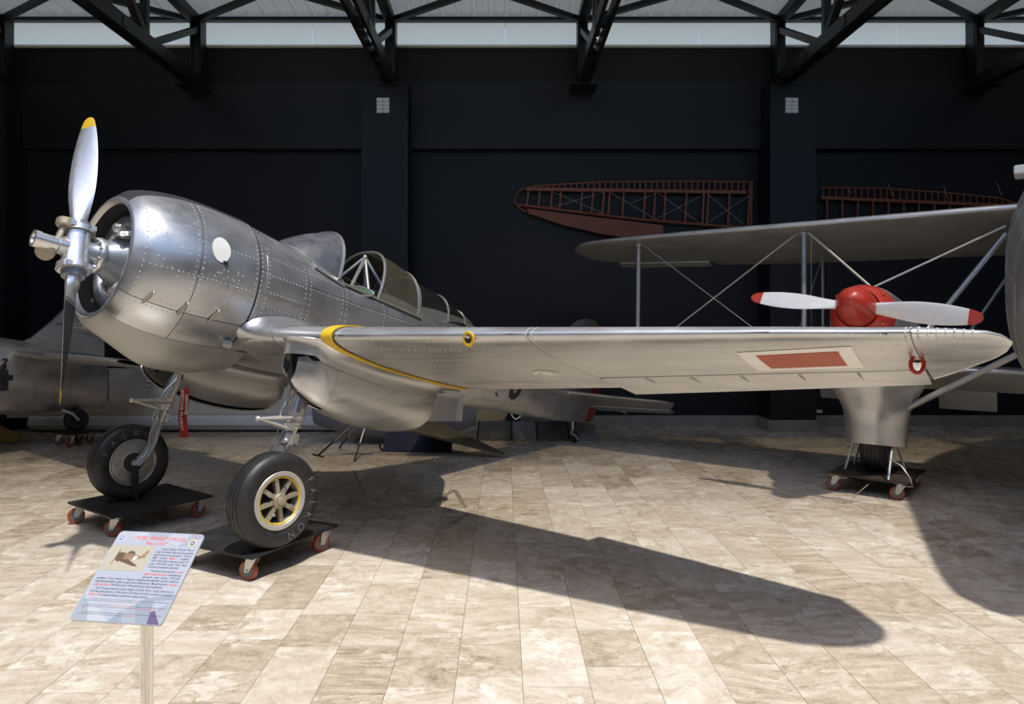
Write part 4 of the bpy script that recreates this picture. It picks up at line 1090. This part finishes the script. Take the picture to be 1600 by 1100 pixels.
LW = [(.3, 0, 1.3), (3.0, 0, 1.25), (4.9, .04, 1.05), (5.2, .16, .9), (5.3, .4, .6)]
for (tab, z0, dih, nm, y1) in ((UW, 2.895, -.003, 'upper_wing', 5.77), (LW, 1.30, .0, 'lower_wing', 5.3)):
    ss = np.concatenate([np.linspace(.45, 3.99, 14), np.linspace(4.03, y1 - .45, 8), y1 - np.array([.33, .22, .12, .05, .0])])
    uw = bpart(MB().grid([[wing2(s, t, 0, tab, z0, dih) for t in np.linspace(-1, .999, 29)] for s in ss], cv=True), nm, 'silver_dull')
    bpart(MB().grid([[wing2(s, t, 0, tab, z0, dih) + N2 * (.004 if t < 0 else -.004) - A2 * .004 for t in np.linspace(-.14, .14, 9)] for s in ss[:-3]]), 'leading_edge', 'silver', uw)
al_ = MB()
for k, (s0, s1) in enumerate(((4.05, 5.35),)):
    G = np.array([[wing2(s, .999, 0, UW, 2.895, -.003) + A2 * (.01 + .09 * q) - Z3 * (.012 + .03 * q) for q in np.linspace(0, 1, 3)] for s in np.linspace(s0, s1, 8)])
    al_.slab(G, .018)
bpart(al_, 'aileron', 'silver_dull')
for (s0, s1, zt, zb_) in ((.80, 1.36, 1.03, .76), (2.28, 2.66, .99, .80)):
    bpart(MB().slab([[BQ(s, 1.24 + .10 * q, zt + (zb_ - zt) * q) for q in np.linspace(0, 1, 4)] for s in (s0, (s0 + s1) / 2, s1)], .015), 'flap', 'silver_dull')
# fuselage (nose just inside the right edge of the view)
FB = [(-3.35, .05, 1.6, 1.8), (-3.2, .20, 1.42, 2.02), (-2.7, .34, 1.25, 2.25), (-2.0, .46, 1.14, 2.5), (-1.3, .56, 1.08, 2.8), (-.6, .65, 1.04, 3.12), (0., .68, 1.02, 3.36), (.8, .70, 1.0, 3.40), (2.0, .66, .98, 3.2), (3.5, .5, .95, 2.6), (4.6, .3, .95, 2.1)]
def fusb(x, a):
    hw, zb_, zt = smooth_tab(FB, x); s, c = math.sin(a), math.cos(a)
    return BQ(0, x) - Pd * (hw * math.copysign(abs(s) ** .82, s)) + Z3 * ((zt + zb_) / 2 + (zt - zb_) / 2 * math.copysign(abs(c) ** .82, c))
fb = bpart(MB().grid([[fusb(x, a) for a in np.linspace(0, 2 * PI, 40, endpoint=False)] for x in np.linspace(-3.35, 4.6, 50)], cv=True), 'fuselage', 'silver_dull')
for x0 in (-1.1, -.55, 0, .55, 1.1):
    bpart(MB().slab([[fusb(x, a) for a in ang(20, 160, 20)] for x in np.linspace(x0, x0 + .03, 3)], .004, .004), 'fuselage_band', 'silver', fb)
bpart(MB().slab([[fusb(x, a) for a in ang(84, 96, 5)] for x in np.linspace(-1.2, 2, 20)], .004, .003), 'fuselage_stripe', 'silver_bright', fb)
bpart(MB().box(BQ(.53, .02, 3.22), (.34, .16, .085), (Ah, Pd, Z3)), 'roof_lamp', 'white', label='white block on the cabin roof edge', bevel=.01)
# nacelle, spinner, propeller
NA = lambda x, r=0., a=0.: BQ(1.8, 0, 1.68) + A2 * x + (Pd * math.sin(a) + N2 * math.cos(a)) * r
pc = np.array(NA(-1.02)); 
bpart(MB().lathe([(-.70, .25), (-.74, .27), (-.72, .30), (-.55, .34), (-.2, .38), (.3, .40), (.8, .35), (1.3, .18), (1.45, .03)], BQ(1.8, 0, 1.68), A2, 36), 'nacelle', 'silver')
cow = bpart(MB().lathe([(-.93, .175), (-.945, .195), (-.90, .24), (-.80, .285), (-.725, .30)], BQ(1.8, 0, 1.68), A2, 36), 'cowl_ring', 'red', label='red front ring of the engine nacelle')
for a in (.9, 2.2, 4.0, 5.3):
    bpart(MB().ball(NA(-.88, .25, a), .02, 8), 'cowl_bump', 'red', cow)
sp_ = bpart(MB().lathe([(-1.34, 0), (-1.335, .03), (-1.31, .075), (-1.26, .12), (-1.18, .155), (-1.06, .174), (-.95, .178), (-.94, .16)], BQ(1.8, 0, 1.68), A2, 36), 'propeller', 'red', label='red spinner with two white blades')
bdir = nrm(-Pd * .99 + N2 * .115); btan = np.cross(A2, bdir)
B2 = [(.17, .12, .06, 42), (.3, .155, .035, 35), (.5, .20, .024, 28), (.7, .195, .018, 23), (.85, .16, .014, 20), (.93, .13, .010, 19), (.985, .09, .008, 18), (1.01, .03, .006, 18)]
for sg in (1, -1):
    def sec(r):
        c, t, be = smooth_tab(B2, r); be = math.radians(be); ec = math.cos(be) * btan * sg + math.sin(be) * A2; nf = np.cross(bdir, ec)
        return [pc + bdir * sg * r + ec * math.cos(q) * c / 2 + nf * math.sin(q) * t / 2 for q in np.linspace(0, 2 * PI, 16, endpoint=False)]
    bpart(MB().grid([sec(r) for r in np.linspace(.17, .90, 16)], cv=True), 'blade', 'blade_white', sp_)
    bpart(MB().grid([sec(r) for r in np.linspace(.90, 1.01, 7)], cv=True), 'blade_tip', 'red', sp_, label='red blade tip')
# faired undercarriage leg
FT = [(1.55, .66, .72, 1.2), (1.30, .55, .60, 1.15), (1.15, .46, .52, 1.05), (1.0, .375, .44, .92), (.88, .315, .38, .80), (.75, .285, .355, .68), (.62, .275, .35, .58), (.50, .27, .345, .52)]
FT = FT[::-1]
def trou(z, a, k=1.):
    hw, af, ar = smooth_tab(FT, z); s, c = math.sin(a), math.cos(a)
    x = -(af if c > 0 else ar) * c * k; w = hw * k * (s if c > 0 else s * max(.0, 1 - .35 * c * c))
    zz = z - .16 * (x + .3) * min(1, max(0, (.85 - z) / .3))
    return BQ(1.8, x, zz) - Pd * w
tf = bpart(MB().slab([[trou(z, a) for a in np.linspace(PI, -PI, 49)] for z in np.linspace(.52, 1.5, 22)], .012), 'leg_fairing', 'silver')
bpart(MB().slab([[trou(z, a) for a in ang(20, -78, 16)] for z in np.linspace(.525, .88, 10)], .006, .006), 'fairing_patch', 'silver_bright', tf, label='paler riveted sheet on the fairing')
bpart(MB().slab([[trou(z, a) for a in ang(-78, -84, 4)] for z in np.linspace(.51, .95, 10)], .01, .014), 'fairing_seam', 'silver_dull', tf)
tr_ = MB()
for a in (10, -76): rivet_row(tr_, lambda z, q: trou(z, q), (.55, R_(a)), (.86, R_(a)), .04, .005)
rivet_row(tr_, lambda z, q: trou(z, q), (1.02, R_(40)), (1.02, R_(-80)), .04, .005); bpart(tr_, 'fairing_rivets', 'silver_bright', tf, kind='stuff')
bw = BQ(1.8, .03, .19 + .31)
bwh = bpart(MB().lathe(tyre_profile(.31, .17, .25, 5), bw, Pd, 48), 'wheel', 'rubber'); bpart(MB().lathe([(-.10, .18), (-.10, 0)], bw, Pd, 24).lathe([(.10, .18), (.10, 0)], bw, Pd, 24), 'wheel_disc', 'black', bwh)
bpart(MB().tube([BQ(1.55, -.1, .86), BQ(.50, -.12, 1.53)], .032, 14), 'leg_brace', 'silver_dull')
# struts and wires
uz = lambda s, c: 2.86 - .25 * c
lz = lambda s, c: 1.31 - .25 * c
for s, c, r, m in ((4.65, .15, .030, 'silver_dull'), (2.57, .15, .030, 'silver'), (2.57, 1.02, .018, 'silver_dull')):
    st_ = bpart(MB().tube([BQ(s, c, uz(s, c)), BQ(s - .03, c - .1, lz(s, c) - .05)], r, 12), 'interplane_strut', m)
    bpart(MB().ball(BQ(s, c, uz(s, c) - .02), r * 1.7, 10, (1, 1, .7)), 'strut_fitting', 'silver_dull', st_)
for a, b, r, m in ((BQ(2.52, .15, 2.80), NA(-.25, .36, .1), .014, 'beige'), (BQ(.68, .1, 2.72), NA(-.3, .38, -.1), .012, 'beige'), (BQ(.68, .25, 2.66), BQ(1.62, .15, 1.3), .030, 'silver'), (BQ(.66, 1.15, 2.35), BQ(1.3, 1.0, 1.2), .020, 'silver_dull')):
    bpart(MB().tube([a, b], r, 10), 'brace_strut', m)
for a, b in ((BQ(2.62, .15, 2.81), BQ(4.60, .05, 1.32)), (BQ(2.66, .20, 2.81), BQ(4.66, .10, 1.30)), (BQ(4.60, .15, 2.80), BQ(2.60, .05, 1.32)), (BQ(2.57, 1.0, 2.58), BQ(3.0, .9, 1.1)), (BQ(2.5, .2, 2.8), BQ(2.7, 1., 1.2))):
    bpart(MB().tube([a, b], .0045, 6), 'bracing_wire', 'wire')
# stays of its dolly
dl = [o for o in D.objects if o.name.startswith('wheel_dolly')][2]
for a, b in ((BQ(2.08, -.1, .195), BQ(2.0, -.05, .52)), (BQ(1.62, -.42, .195), BQ(1.62, -.16, .56)), (BQ(1.55, .15, .195), BQ(1.62, .1, .5)), (BQ(2.05, .2, .195), BQ(1.97, .1, .5))):
    mb = MB().tube([to_local(dl, a) + np.array(dl.location), to_local(dl, b) + np.array(dl.location)], .014, 8)
    mb.build('stay', 'steel', dl)
tag(MB().tube([BQ(1.60, -.40, .40), BQ(1.50, -.46, .36), BQ(1.42, -.50, .26), BQ(1.40, -.52, .20)], .006, 8).build('tether_cable', 'wire'), 'thin pale cable looping down onto the biplane wheel dolly', 'cable')
tag(MB().tube([(3.62, 6.98, .17), (3.50, 6.95, .09), (3.42, 6.93, .012), (3.34, 6.91, .008)], .005, 8).build('tether_cable', 'wire'), 'thin cable trailing from the biplane dolly to the floor', 'cable')

# ================================================================== aircraft at the far left
lp0 = np.array([-6.02, 10.60, 0.])
LQ = lambda t, y=0., z=0.: lp0 - Ah * t + Pd * y + Z3 * z          # t runs forward from the stern post
lf = thing('grey_tailplane_aircraft', 'grey aircraft seen from its tail, marked with a black number 4, by the left edge', 'aircraft', tuple(LQ(.3)))
lf.name = 'parked_aircraft'
FL = [(0, .15, .50, 1.26), (.4, .24, .49, 1.36), (1.0, .36, .50, 1.50), (1.8, .48, .55, 1.64), (3., .58, .62, 1.82), (5., .62, .68, 1.95)]
def fusl(t, a):
    hw, zb_, zt = smooth_tab(FL, t); s, c = math.sin(a), math.cos(a)
    return LQ(t, hw * math.copysign(abs(s) ** .9, s), (zt + zb_) / 2 + (zt - zb_) / 2 * math.copysign(abs(c) ** .9, c))
lb = MB().grid([[fusl(t, a) for a in np.linspace(0, 2 * PI, 36, endpoint=False)] for t in np.linspace(0, 5, 30)], cv=True); lb.f.append(tuple(range(36)))
lfu = lb.build('fuselage', 'silver', lf)
for t_ in (.55, 1.02, 1.55): MB().slab([[fusl(t, a) for a in ang(10, 170, 20)] for t in (t_, t_ + .012)], .003, .003).build('fuselage_seam', 'silver_dull', lfu)
lr = MB()
for a in (72, 96, 112): rivet_row(lr, fusl, (.1, R_(a)), (2., R_(a)), .06, .006)
lr.build('fuselage_rivets', 'silver_bright', lfu, kind='stuff')
def stl(y, t):
    c = np.interp(y, [0, 3.2, 3.4], [1.0, .7, .4]); x, z = foil(t, .10)
    return LQ(1.30, y, 1.36) + A_l * (x * c) + Z3 * (z * c)
A_l = math.cos(R_(12)) * Ah - math.sin(R_(12)) * Z3
for sg in (1, -1):
    MB().grid([[stl(sg * y, t) * 1. if sg > 0 else LQ(1.30, -y, 1.36) + A_l * (foil(t, .1)[0] * .9) + Z3 * (foil(t, .1)[1] * .9) for t in np.linspace(-1, .99, 23)] for y in (np.concatenate([np.linspace(.2, 3.1, 10), [3.25, 3.35, 3.4]]) if sg > 0 else np.linspace(.2, 1.3, 6))], cv=True).build('tailplane', 'silver', lf)
def thick(poly, fn, t0, name, m, parent):
    mb = MB(); k = len(poly); rings = [[fn(p[0], y, p[1]) for p in poly] for y in (-t0, t0)]
    mb.grid(np.array(rings), cv=True); mb.f.append(tuple(range(k))); mb.f.append(tuple(k + i for i in range(k)))
    return mb.build(name, m, parent, smooth=False)
thick([(1.25, 1.42), (.95, 1.55), (.70, 1.78), (.45, 2.05), (.2, 2.3), (.0, 2.3), (.0, 1.2), (.6, 1.2)], LQ, .04, 'fin', 'silver', lf)
thick([(-.06, 1.05), (-.06, .58), (-.55, .52), (-.66, .62), (-.70, .80), (-.66, 1.0)], LQ, .05, 'rudder', 'silver', lf)
for z in (.70, .77, .84): MB().ball(LQ(-.66, .06, z), .04, 8, (1.6, 1, .6)).build('rudder_lobe', 'silver', lf)
MB().tube([LQ(-.03, 0, 1.1), LQ(-.03, 0, .55)], .022, 8).build('rudder_post', 'steel', lf)
twc = LQ(.42, .12, .20 + .155)
tw2 = MB().lathe(tyre_profile(.16, .07, .13, 3), twc, Pd, 28).build('tail_wheel', 'rubber', lf)
MB().lathe([(-.05, .07), (-.05, 0)], twc, Pd, 16).lathe([(.05, .07), (.05, 0)], twc, Pd, 16).build('tail_wheel_disc', 'black', tw2)
MB().tube([LQ(.62, .16, .52), LQ(.50, .20, .46), twc + Pd * .09], .022, 10).build('tail_wheel_fork', 'silver_bright', lf)
v, f = text_geo('4', .70, 0, 3, .012)
mb = MB(); q = []
for p in v:
    t = 1.66 - p[0] * 1.05; z = .88 + p[1] * .84
    hw, zb_, zt = smooth_tab(FL, t); zc, hh_ = (zt + zb_) / 2, (zt - zb_) / 2
    yy = hw * max(0, 1 - abs((z - zc) / hh_) ** 2.22) ** .45
    q.append(LQ(t, yy + .006, z))
mb.add(q, f).build('number', 'black', lf, smooth=False, label='black numeral 4')
dpos = LQ(.42, .12)
dolly('small black wheel dolly under the tail wheel at the far left', float(dpos[0]), float(dpos[1]), R_(-30), .44, .44, (R_(40), R_(70), R_(110), R_(20)))

# cream hull lying along the wall behind it
hull = thing('cream_hull', 'long cream hull with dark square access holes lying along the foot of the wall', 'hull', (-5.2, 11.6, 0), None)
HY = .39
prof = [(11.86, .95), (11.44, .90), (11.38, .80), (11.36, .30), (11.39, .24)]
MB().slab([[(x, y, z) for (y, z) in prof] for x in np.linspace(-8.0, -2.42, 12)], .04).build('side', 'cream', hull, smooth=False)
MB().slab([[(x, y, z) for (y, z) in ((11.35, .24), (11.29, .20), (11.27, .13), (11.33, .06), (11.5, .03), (11.86, .02))] for x in np.linspace(-7.6, -2.37, 10)], .03).build('keel', 'offwhite', hull)
MB().box((-2.44, 11.62, .5), (.03, .48, .86)).build('end_plate', 'cream', hull, smooth=False)
for x in (-7.2, -5.94, -4.98, -4.16, -3.3):
    h = MB(); o = np.array([x, 11.355, .37])
    for dx, dz, w, hh_ in ((-.12, 0, .02, .17), (.12, 0, .02, .17), (0, .085, .26, .02), (0, -.085, .26, .02)): h.box(o + np.array([dx, -.004, dz]), (w, .03, hh_))
    fr = h.build('hole_frame', 'offwhite', hull, smooth=False)
    MB().box(o + np.array([0, .004, 0]), (.22, .02, .15)).build('hole', 'core', fr, smooth=False)
for x in (-7.4, -6.3, -5.2, -4.35, -3.6, -2.9): MB().box((x, 11.358, .56), (.012, .012, .48)).build('panel_joint', 'offwhite', hull, smooth=False)
tag(MB().prism([(0, 0), (.62, 0), (.72, .09), (.25, .30), (0, .30)], (-7.75, 10.30, .0), (1, 0, 0), (0, .25, .97), .05).build('wood_board', 'yellow_wood', smooth=False), 'pale yellow wooden board lying by the left edge', 'board')

# ================================================================== things stored under the silver aircraft
def hullpt(u, a):
    x = -2.75 + 2.35 * u; w = .34 * (math.sin(PI * min(1, .12 + .88 * u)) ** .6 + .05); d = .50 * math.sin(PI * (.18 + .72 * u)) ** .7
    return np.array([x, 10.32 + w * .8 * math.sin(a), .62 - .12 * u - d * max(0, math.cos(a)) ** .8])
sh = MB().slab([[hullpt(u, a) for a in np.linspace(-PI / 2, PI / 2, 15)] for u in np.linspace(0, 1, 16)], .02)
sh.build('slate_float', 'slate'); tag(D.objects['slate_float'], 'slate blue boat-shaped float lying under the silver aircraft', 'float')
r0, r1, tp = np.array([-1.25, 9.22, .34]), np.array([-1.06, 9.93, .40]), np.array([.04, 9.16, .03])
wp_ = MB().slab([[(r0 * (1 - s) + r1 * s) * (1 - k) + (tp + np.array([-.02, .05 * s, .0])) * k + Z3 * (.05 * math.sin(PI * s) * (1 - k)) for s in np.linspace(0, 1, 9)] for k in np.linspace(0, 1, 8)], -.03)
tag(wp_.build('pointed_panel', 'brown_panel'), 'brown pointed wing panel with its tip resting on the floor', 'panel')
nf_ = MB().slab([[(-1.65 + .95 * u, 9.62 + .30 * s - .08 * u, .012 + (.24 - .12 * abs(u - .4)) * s ** 1.2) for s in np.linspace(0, 1, 7)] for u in np.linspace(0, 1, 8)], .01)
tag(nf_.build('navy_cover', 'navy'), 'navy blue cloth cover lying under the pointed panel', 'cover')
ts = thing('trestle_stand', 'thin four-legged grey trestle stand under the wheel housing', 'stand', (-1.9, 9.3, 0))
tpt = np.array([-1.87, 9.32, .44])
for k, (fx, fy, m) in enumerate(((-2.44, 9.30, 'silver_dull'), (-2.29, 9.86, 'silver_dull'), (-1.89, 8.95, 'silver_dull'), (-1.67, 9.68, 'castergrey'))):
    a = tpt + np.array([(-.10, -.05, .06, .12)[k], 0, 0]); b = np.array([fx, fy, .012])
    lg = MB().tube([a, a * .45 + b * .55], .011, 8).build('leg', m, ts)
    MB().tube([a * .45 + b * .55, b], .013, 8).build('leg_foot', 'black', lg)
    if k == 0: MB().tube([b + np.array([-.10, .09, 0]), b + np.array([.09, -.09, 0])], .010, 8).build('foot_bar', 'black', lg)
MB().box(tpt, (.40, .10, .03)).build('top_bar', 'black', ts, smooth=False)
sc_sheets = thing('scalloped_wing', 'dark grey cloth wing with a scalloped edge lying by the tail wheel', 'wing', (.5, 10.7, 0))
for x0, x1, m in ((-.38, .12, 'grey_fabric'), (.13, .50, 'lt_fabric'), (.51, .98, 'grey_fabric'), (.99, 1.42, 'lt_fabric')):
    G = []
    for x in np.linspace(x0, x1, 17):
        ed = abs(math.sin((x + .38) / .225 * PI)) * .07
        G.append([(x, 10.46 + ed + (.52 - ed) * s, .012 + .21 * s ** 1.3 - (.03 * s if x > 1.2 else 0)) for s in np.linspace(0, 1, 6)])
    MB().slab(G, .012).build('cloth_panel', m, sc_sheets)
    MB().tube([(x0, 10.49, .018), (x0, 10.98, .225)], .010, 6).build('rib', 'black', sc_sheets)
tag(MB().prism([(0, .06), (.05, .0), (.35, .02), (.62, .10), (.70, .20), (.58, .26), (.20, .27), (.03, .2)], (-.62, 11.05, .12), (1, 0, 0), (0, .3, .95), .03).build('wooden_paddle', 'yellow_wood', smooth=False, bevel=.006),
    'yellow wooden paddle-shaped board propped under the tail', 'board')
tag(MB().box((.16, 11.2, .15), (.22, .2, .3)).box((.16, 11.09, .22), (.16, .02, .05)).build('equipment_box', 'black', smooth=False, bevel=.01), 'small black box standing behind the rear fuselage', 'box')

# ================================================================== on the wall
def wing_frame(label, x0, pts, mirror=False):
    """bare wooden wing hung on the wall; pts in metres on the wall plane (x, z)"""
    pass
yw = YW - .09
wf = thing('wooden_wing_frame', 'bare red-brown wooden wing frame with plywood edge hung on the dark wall', 'wing frame', (2.2, yw, 3.3))
wx = lambda u: (u - 786) / 1100 * yw
wz = lambda v: 1.8 + (500 - v) / 1100 * yw
W2 = lambda u, v, d=0.: (wx(u), yw - d, wz(v))
edge = [(822, 331), (812, 325), (805, 317), (804, 310), (808, 302), (816, 295), (832, 291), (870, 288), (945, 284), (1060, 283), (1174, 284)]
MB().tube([W2(*p) for p in edge], .014, 8).build('edge_strip', 'wood', wf)
s1 = lambda u: np.interp(u, [820, 1165], [295.5, 300.5]); s2 = lambda u: np.interp(u, [807, 1000, 1175], [319.5, 343, 357])
MB().bar(W2(822, s1(822)), W2(1166, s1(1166)), .05, .055).build('spar', 'wood', wf, smooth=False)
MB().tube([W2(u, s2(u)) for u in (807, 900, 1000, 1090, 1175)], .022, 8).build('spar', 'wood', wf)
for u in (826, 844, 863, 877, 910, 927, 944, 953, 975, 1008, 1024, 1040, 1073, 1100, 1107, 1140, 1171):
    u1 = u - 3; MB().bar(W2(u, s1(u)), W2(u1, s2(u1)), .03, .028).build('rib', 'wood', wf, smooth=False)
te = lambda u: np.interp(u, [804, 832, 945, 1174], [310, 291, 284, 283.5])
for u in list(range(838, 1172, 9)): MB().bar(W2(u, te(u)), W2(u, s1(u)), .02, .018).build('nose_rib', 'wood', wf, smooth=False)
MB().bar(W2(1174, 283), W2(1173, 357), .03, .045).build('root_rib', 'wood', wf, smooth=False)
MB().prism([(wx(u), wz(v)) for u, v in ((823, 326), (900, 336), (1036, 352), (1036, 366), (975, 371), (940, 366), (880, 352), (826, 334))], (0, yw, 0), (1, 0, 0), (0, 0, 1), .03).build('plywood_edge', 'ply', wf, smooth=False, bevel=.004)
for a in ((866, 301, 940, 333), (863, 324, 945, 300), (955, 302, 1024, 343), (985, 318, 1026, 302), (1028, 302, 1098, 353), (1024, 343, 1100, 304), (1106, 304, 1172, 360), (1108, 347, 1170, 306)):
    MB().tube([W2(a[0], a[1], .02), W2(a[2], a[3], .02)], .0035, 6).build('bracing_wire', 'wire', wf)
wf2 = thing('wooden_wing_frame', 'second bare wooden wing frame on the wall, partly hidden above the biplane wing', 'wing frame', (6.8, yw, 3.4))
MB().tube([W2(u, v) for u, v in ((1282, 293), (1380, 294), (1480, 301), (1560, 309), (1590, 318), (1596, 326), (1588, 335))], .012, 8).build('edge_strip', 'wood', wf2)
MB().bar(W2(1282, 309), W2(1586, 322), .05, .05).build('spar', 'wood', wf2, smooth=False)
MB().bar(W2(1282, 352), W2(1588, 336), .05, .05).build('spar', 'wood', wf2, smooth=False)
t2 = lambda u: np.interp(u, [1282, 1380, 1480, 1560, 1590], [293, 294, 301, 309, 318]); m2 = lambda u: np.interp(u, [1282, 1586], [309, 322]); b2 = lambda u: np.interp(u, [1282, 1588], [352, 336])
for u in range(1286, 1586, 10): MB().bar(W2(u, t2(u)), W2(u, m2(u)), .018, .016).build('nose_rib', 'wood', wf2, smooth=False)
for u in range(1292, 1586, 24): MB().bar(W2(u, m2(u)), W2(u, b2(u)), .026, .024).build('rib', 'wood', wf2, smooth=False)
for u, v, l in ((1330, 290, 12), (1395, 285, 22), (1482, 290, 22), (1565, 285, 20)): MB().tube([W2(u, v + l), W2(u - 8, v)], .004, 6).build('bracing_wire', 'wire', wf2)
for f_, us in ((wf, (850, 1000, 1160)), (wf2, (1300, 1560))):
    for u in us: MB().box((wx(u), YW - .045, wz((s1 if f_ is wf else m2)(u))), (.06, .09, .04)).build('wall_bracket', 'truss', f_, smooth=False)
for cx, lab in ((-1.938, 'white square panel of eight small panes on the middle column'), (4.662, 'white square panel of eight small panes on the right column')):
    t = thing('pane_panel', lab, 'panel', (cx, YW - .55, 5.27))
    MB().box((cx, YW - .556, 5.265), (.215, .012, .255)).build('backing', 'castergrey', t, smooth=False)
    for i in range(2):
        for j in range(4):
            MB().box((cx + (i - .5) * .103, YW - .567, 5.265 + (j - 1.5) * .0615), (.094, .012, .0525)).build('pane', 'white', t, smooth=False)
tag(MB().box((5.35, YW - .012, .255), (.10, .024, .05)).box((5.35, YW - .026, .255), (.05, .006, .03)).build('wall_socket', 'white', smooth=False), 'small white socket low on the dark wall behind the biplane leg', 'socket')

# old tape marks and thin pale lines on the floor
fx = lambda u, v: ((u - 786) / (v - 500) * 1.8, 1980 / (v - 500))
for (u0, v0, u1, v1, w, m, lab) in ((672, 788, 709, 766, .045, 'tape', 'brown tape strip, the left arm of an arrow mark on the floor'), (711, 766, 728, 794, .045, 'tape', 'brown tape strip, the right arm of an arrow mark on the floor'), (704, 819, 732, 802, .045, 'tape', 'lone brown tape strip below the arrow mark on the floor'),
                                (553, 736, 570, 776, .012, 'chalk', 'long pale line on the shaded floor behind the front wheel'), (518, 780, 537, 790, .012, 'chalk', 'short pale line on the floor beside the front wheel')):
    a, b = fx(u0, v0), fx(u1, v1)
    tag(MB().bar((*a, .0008), (*b, .0008), w, .0012).build('floor_tape', m, smooth=False), lab, 'tape')
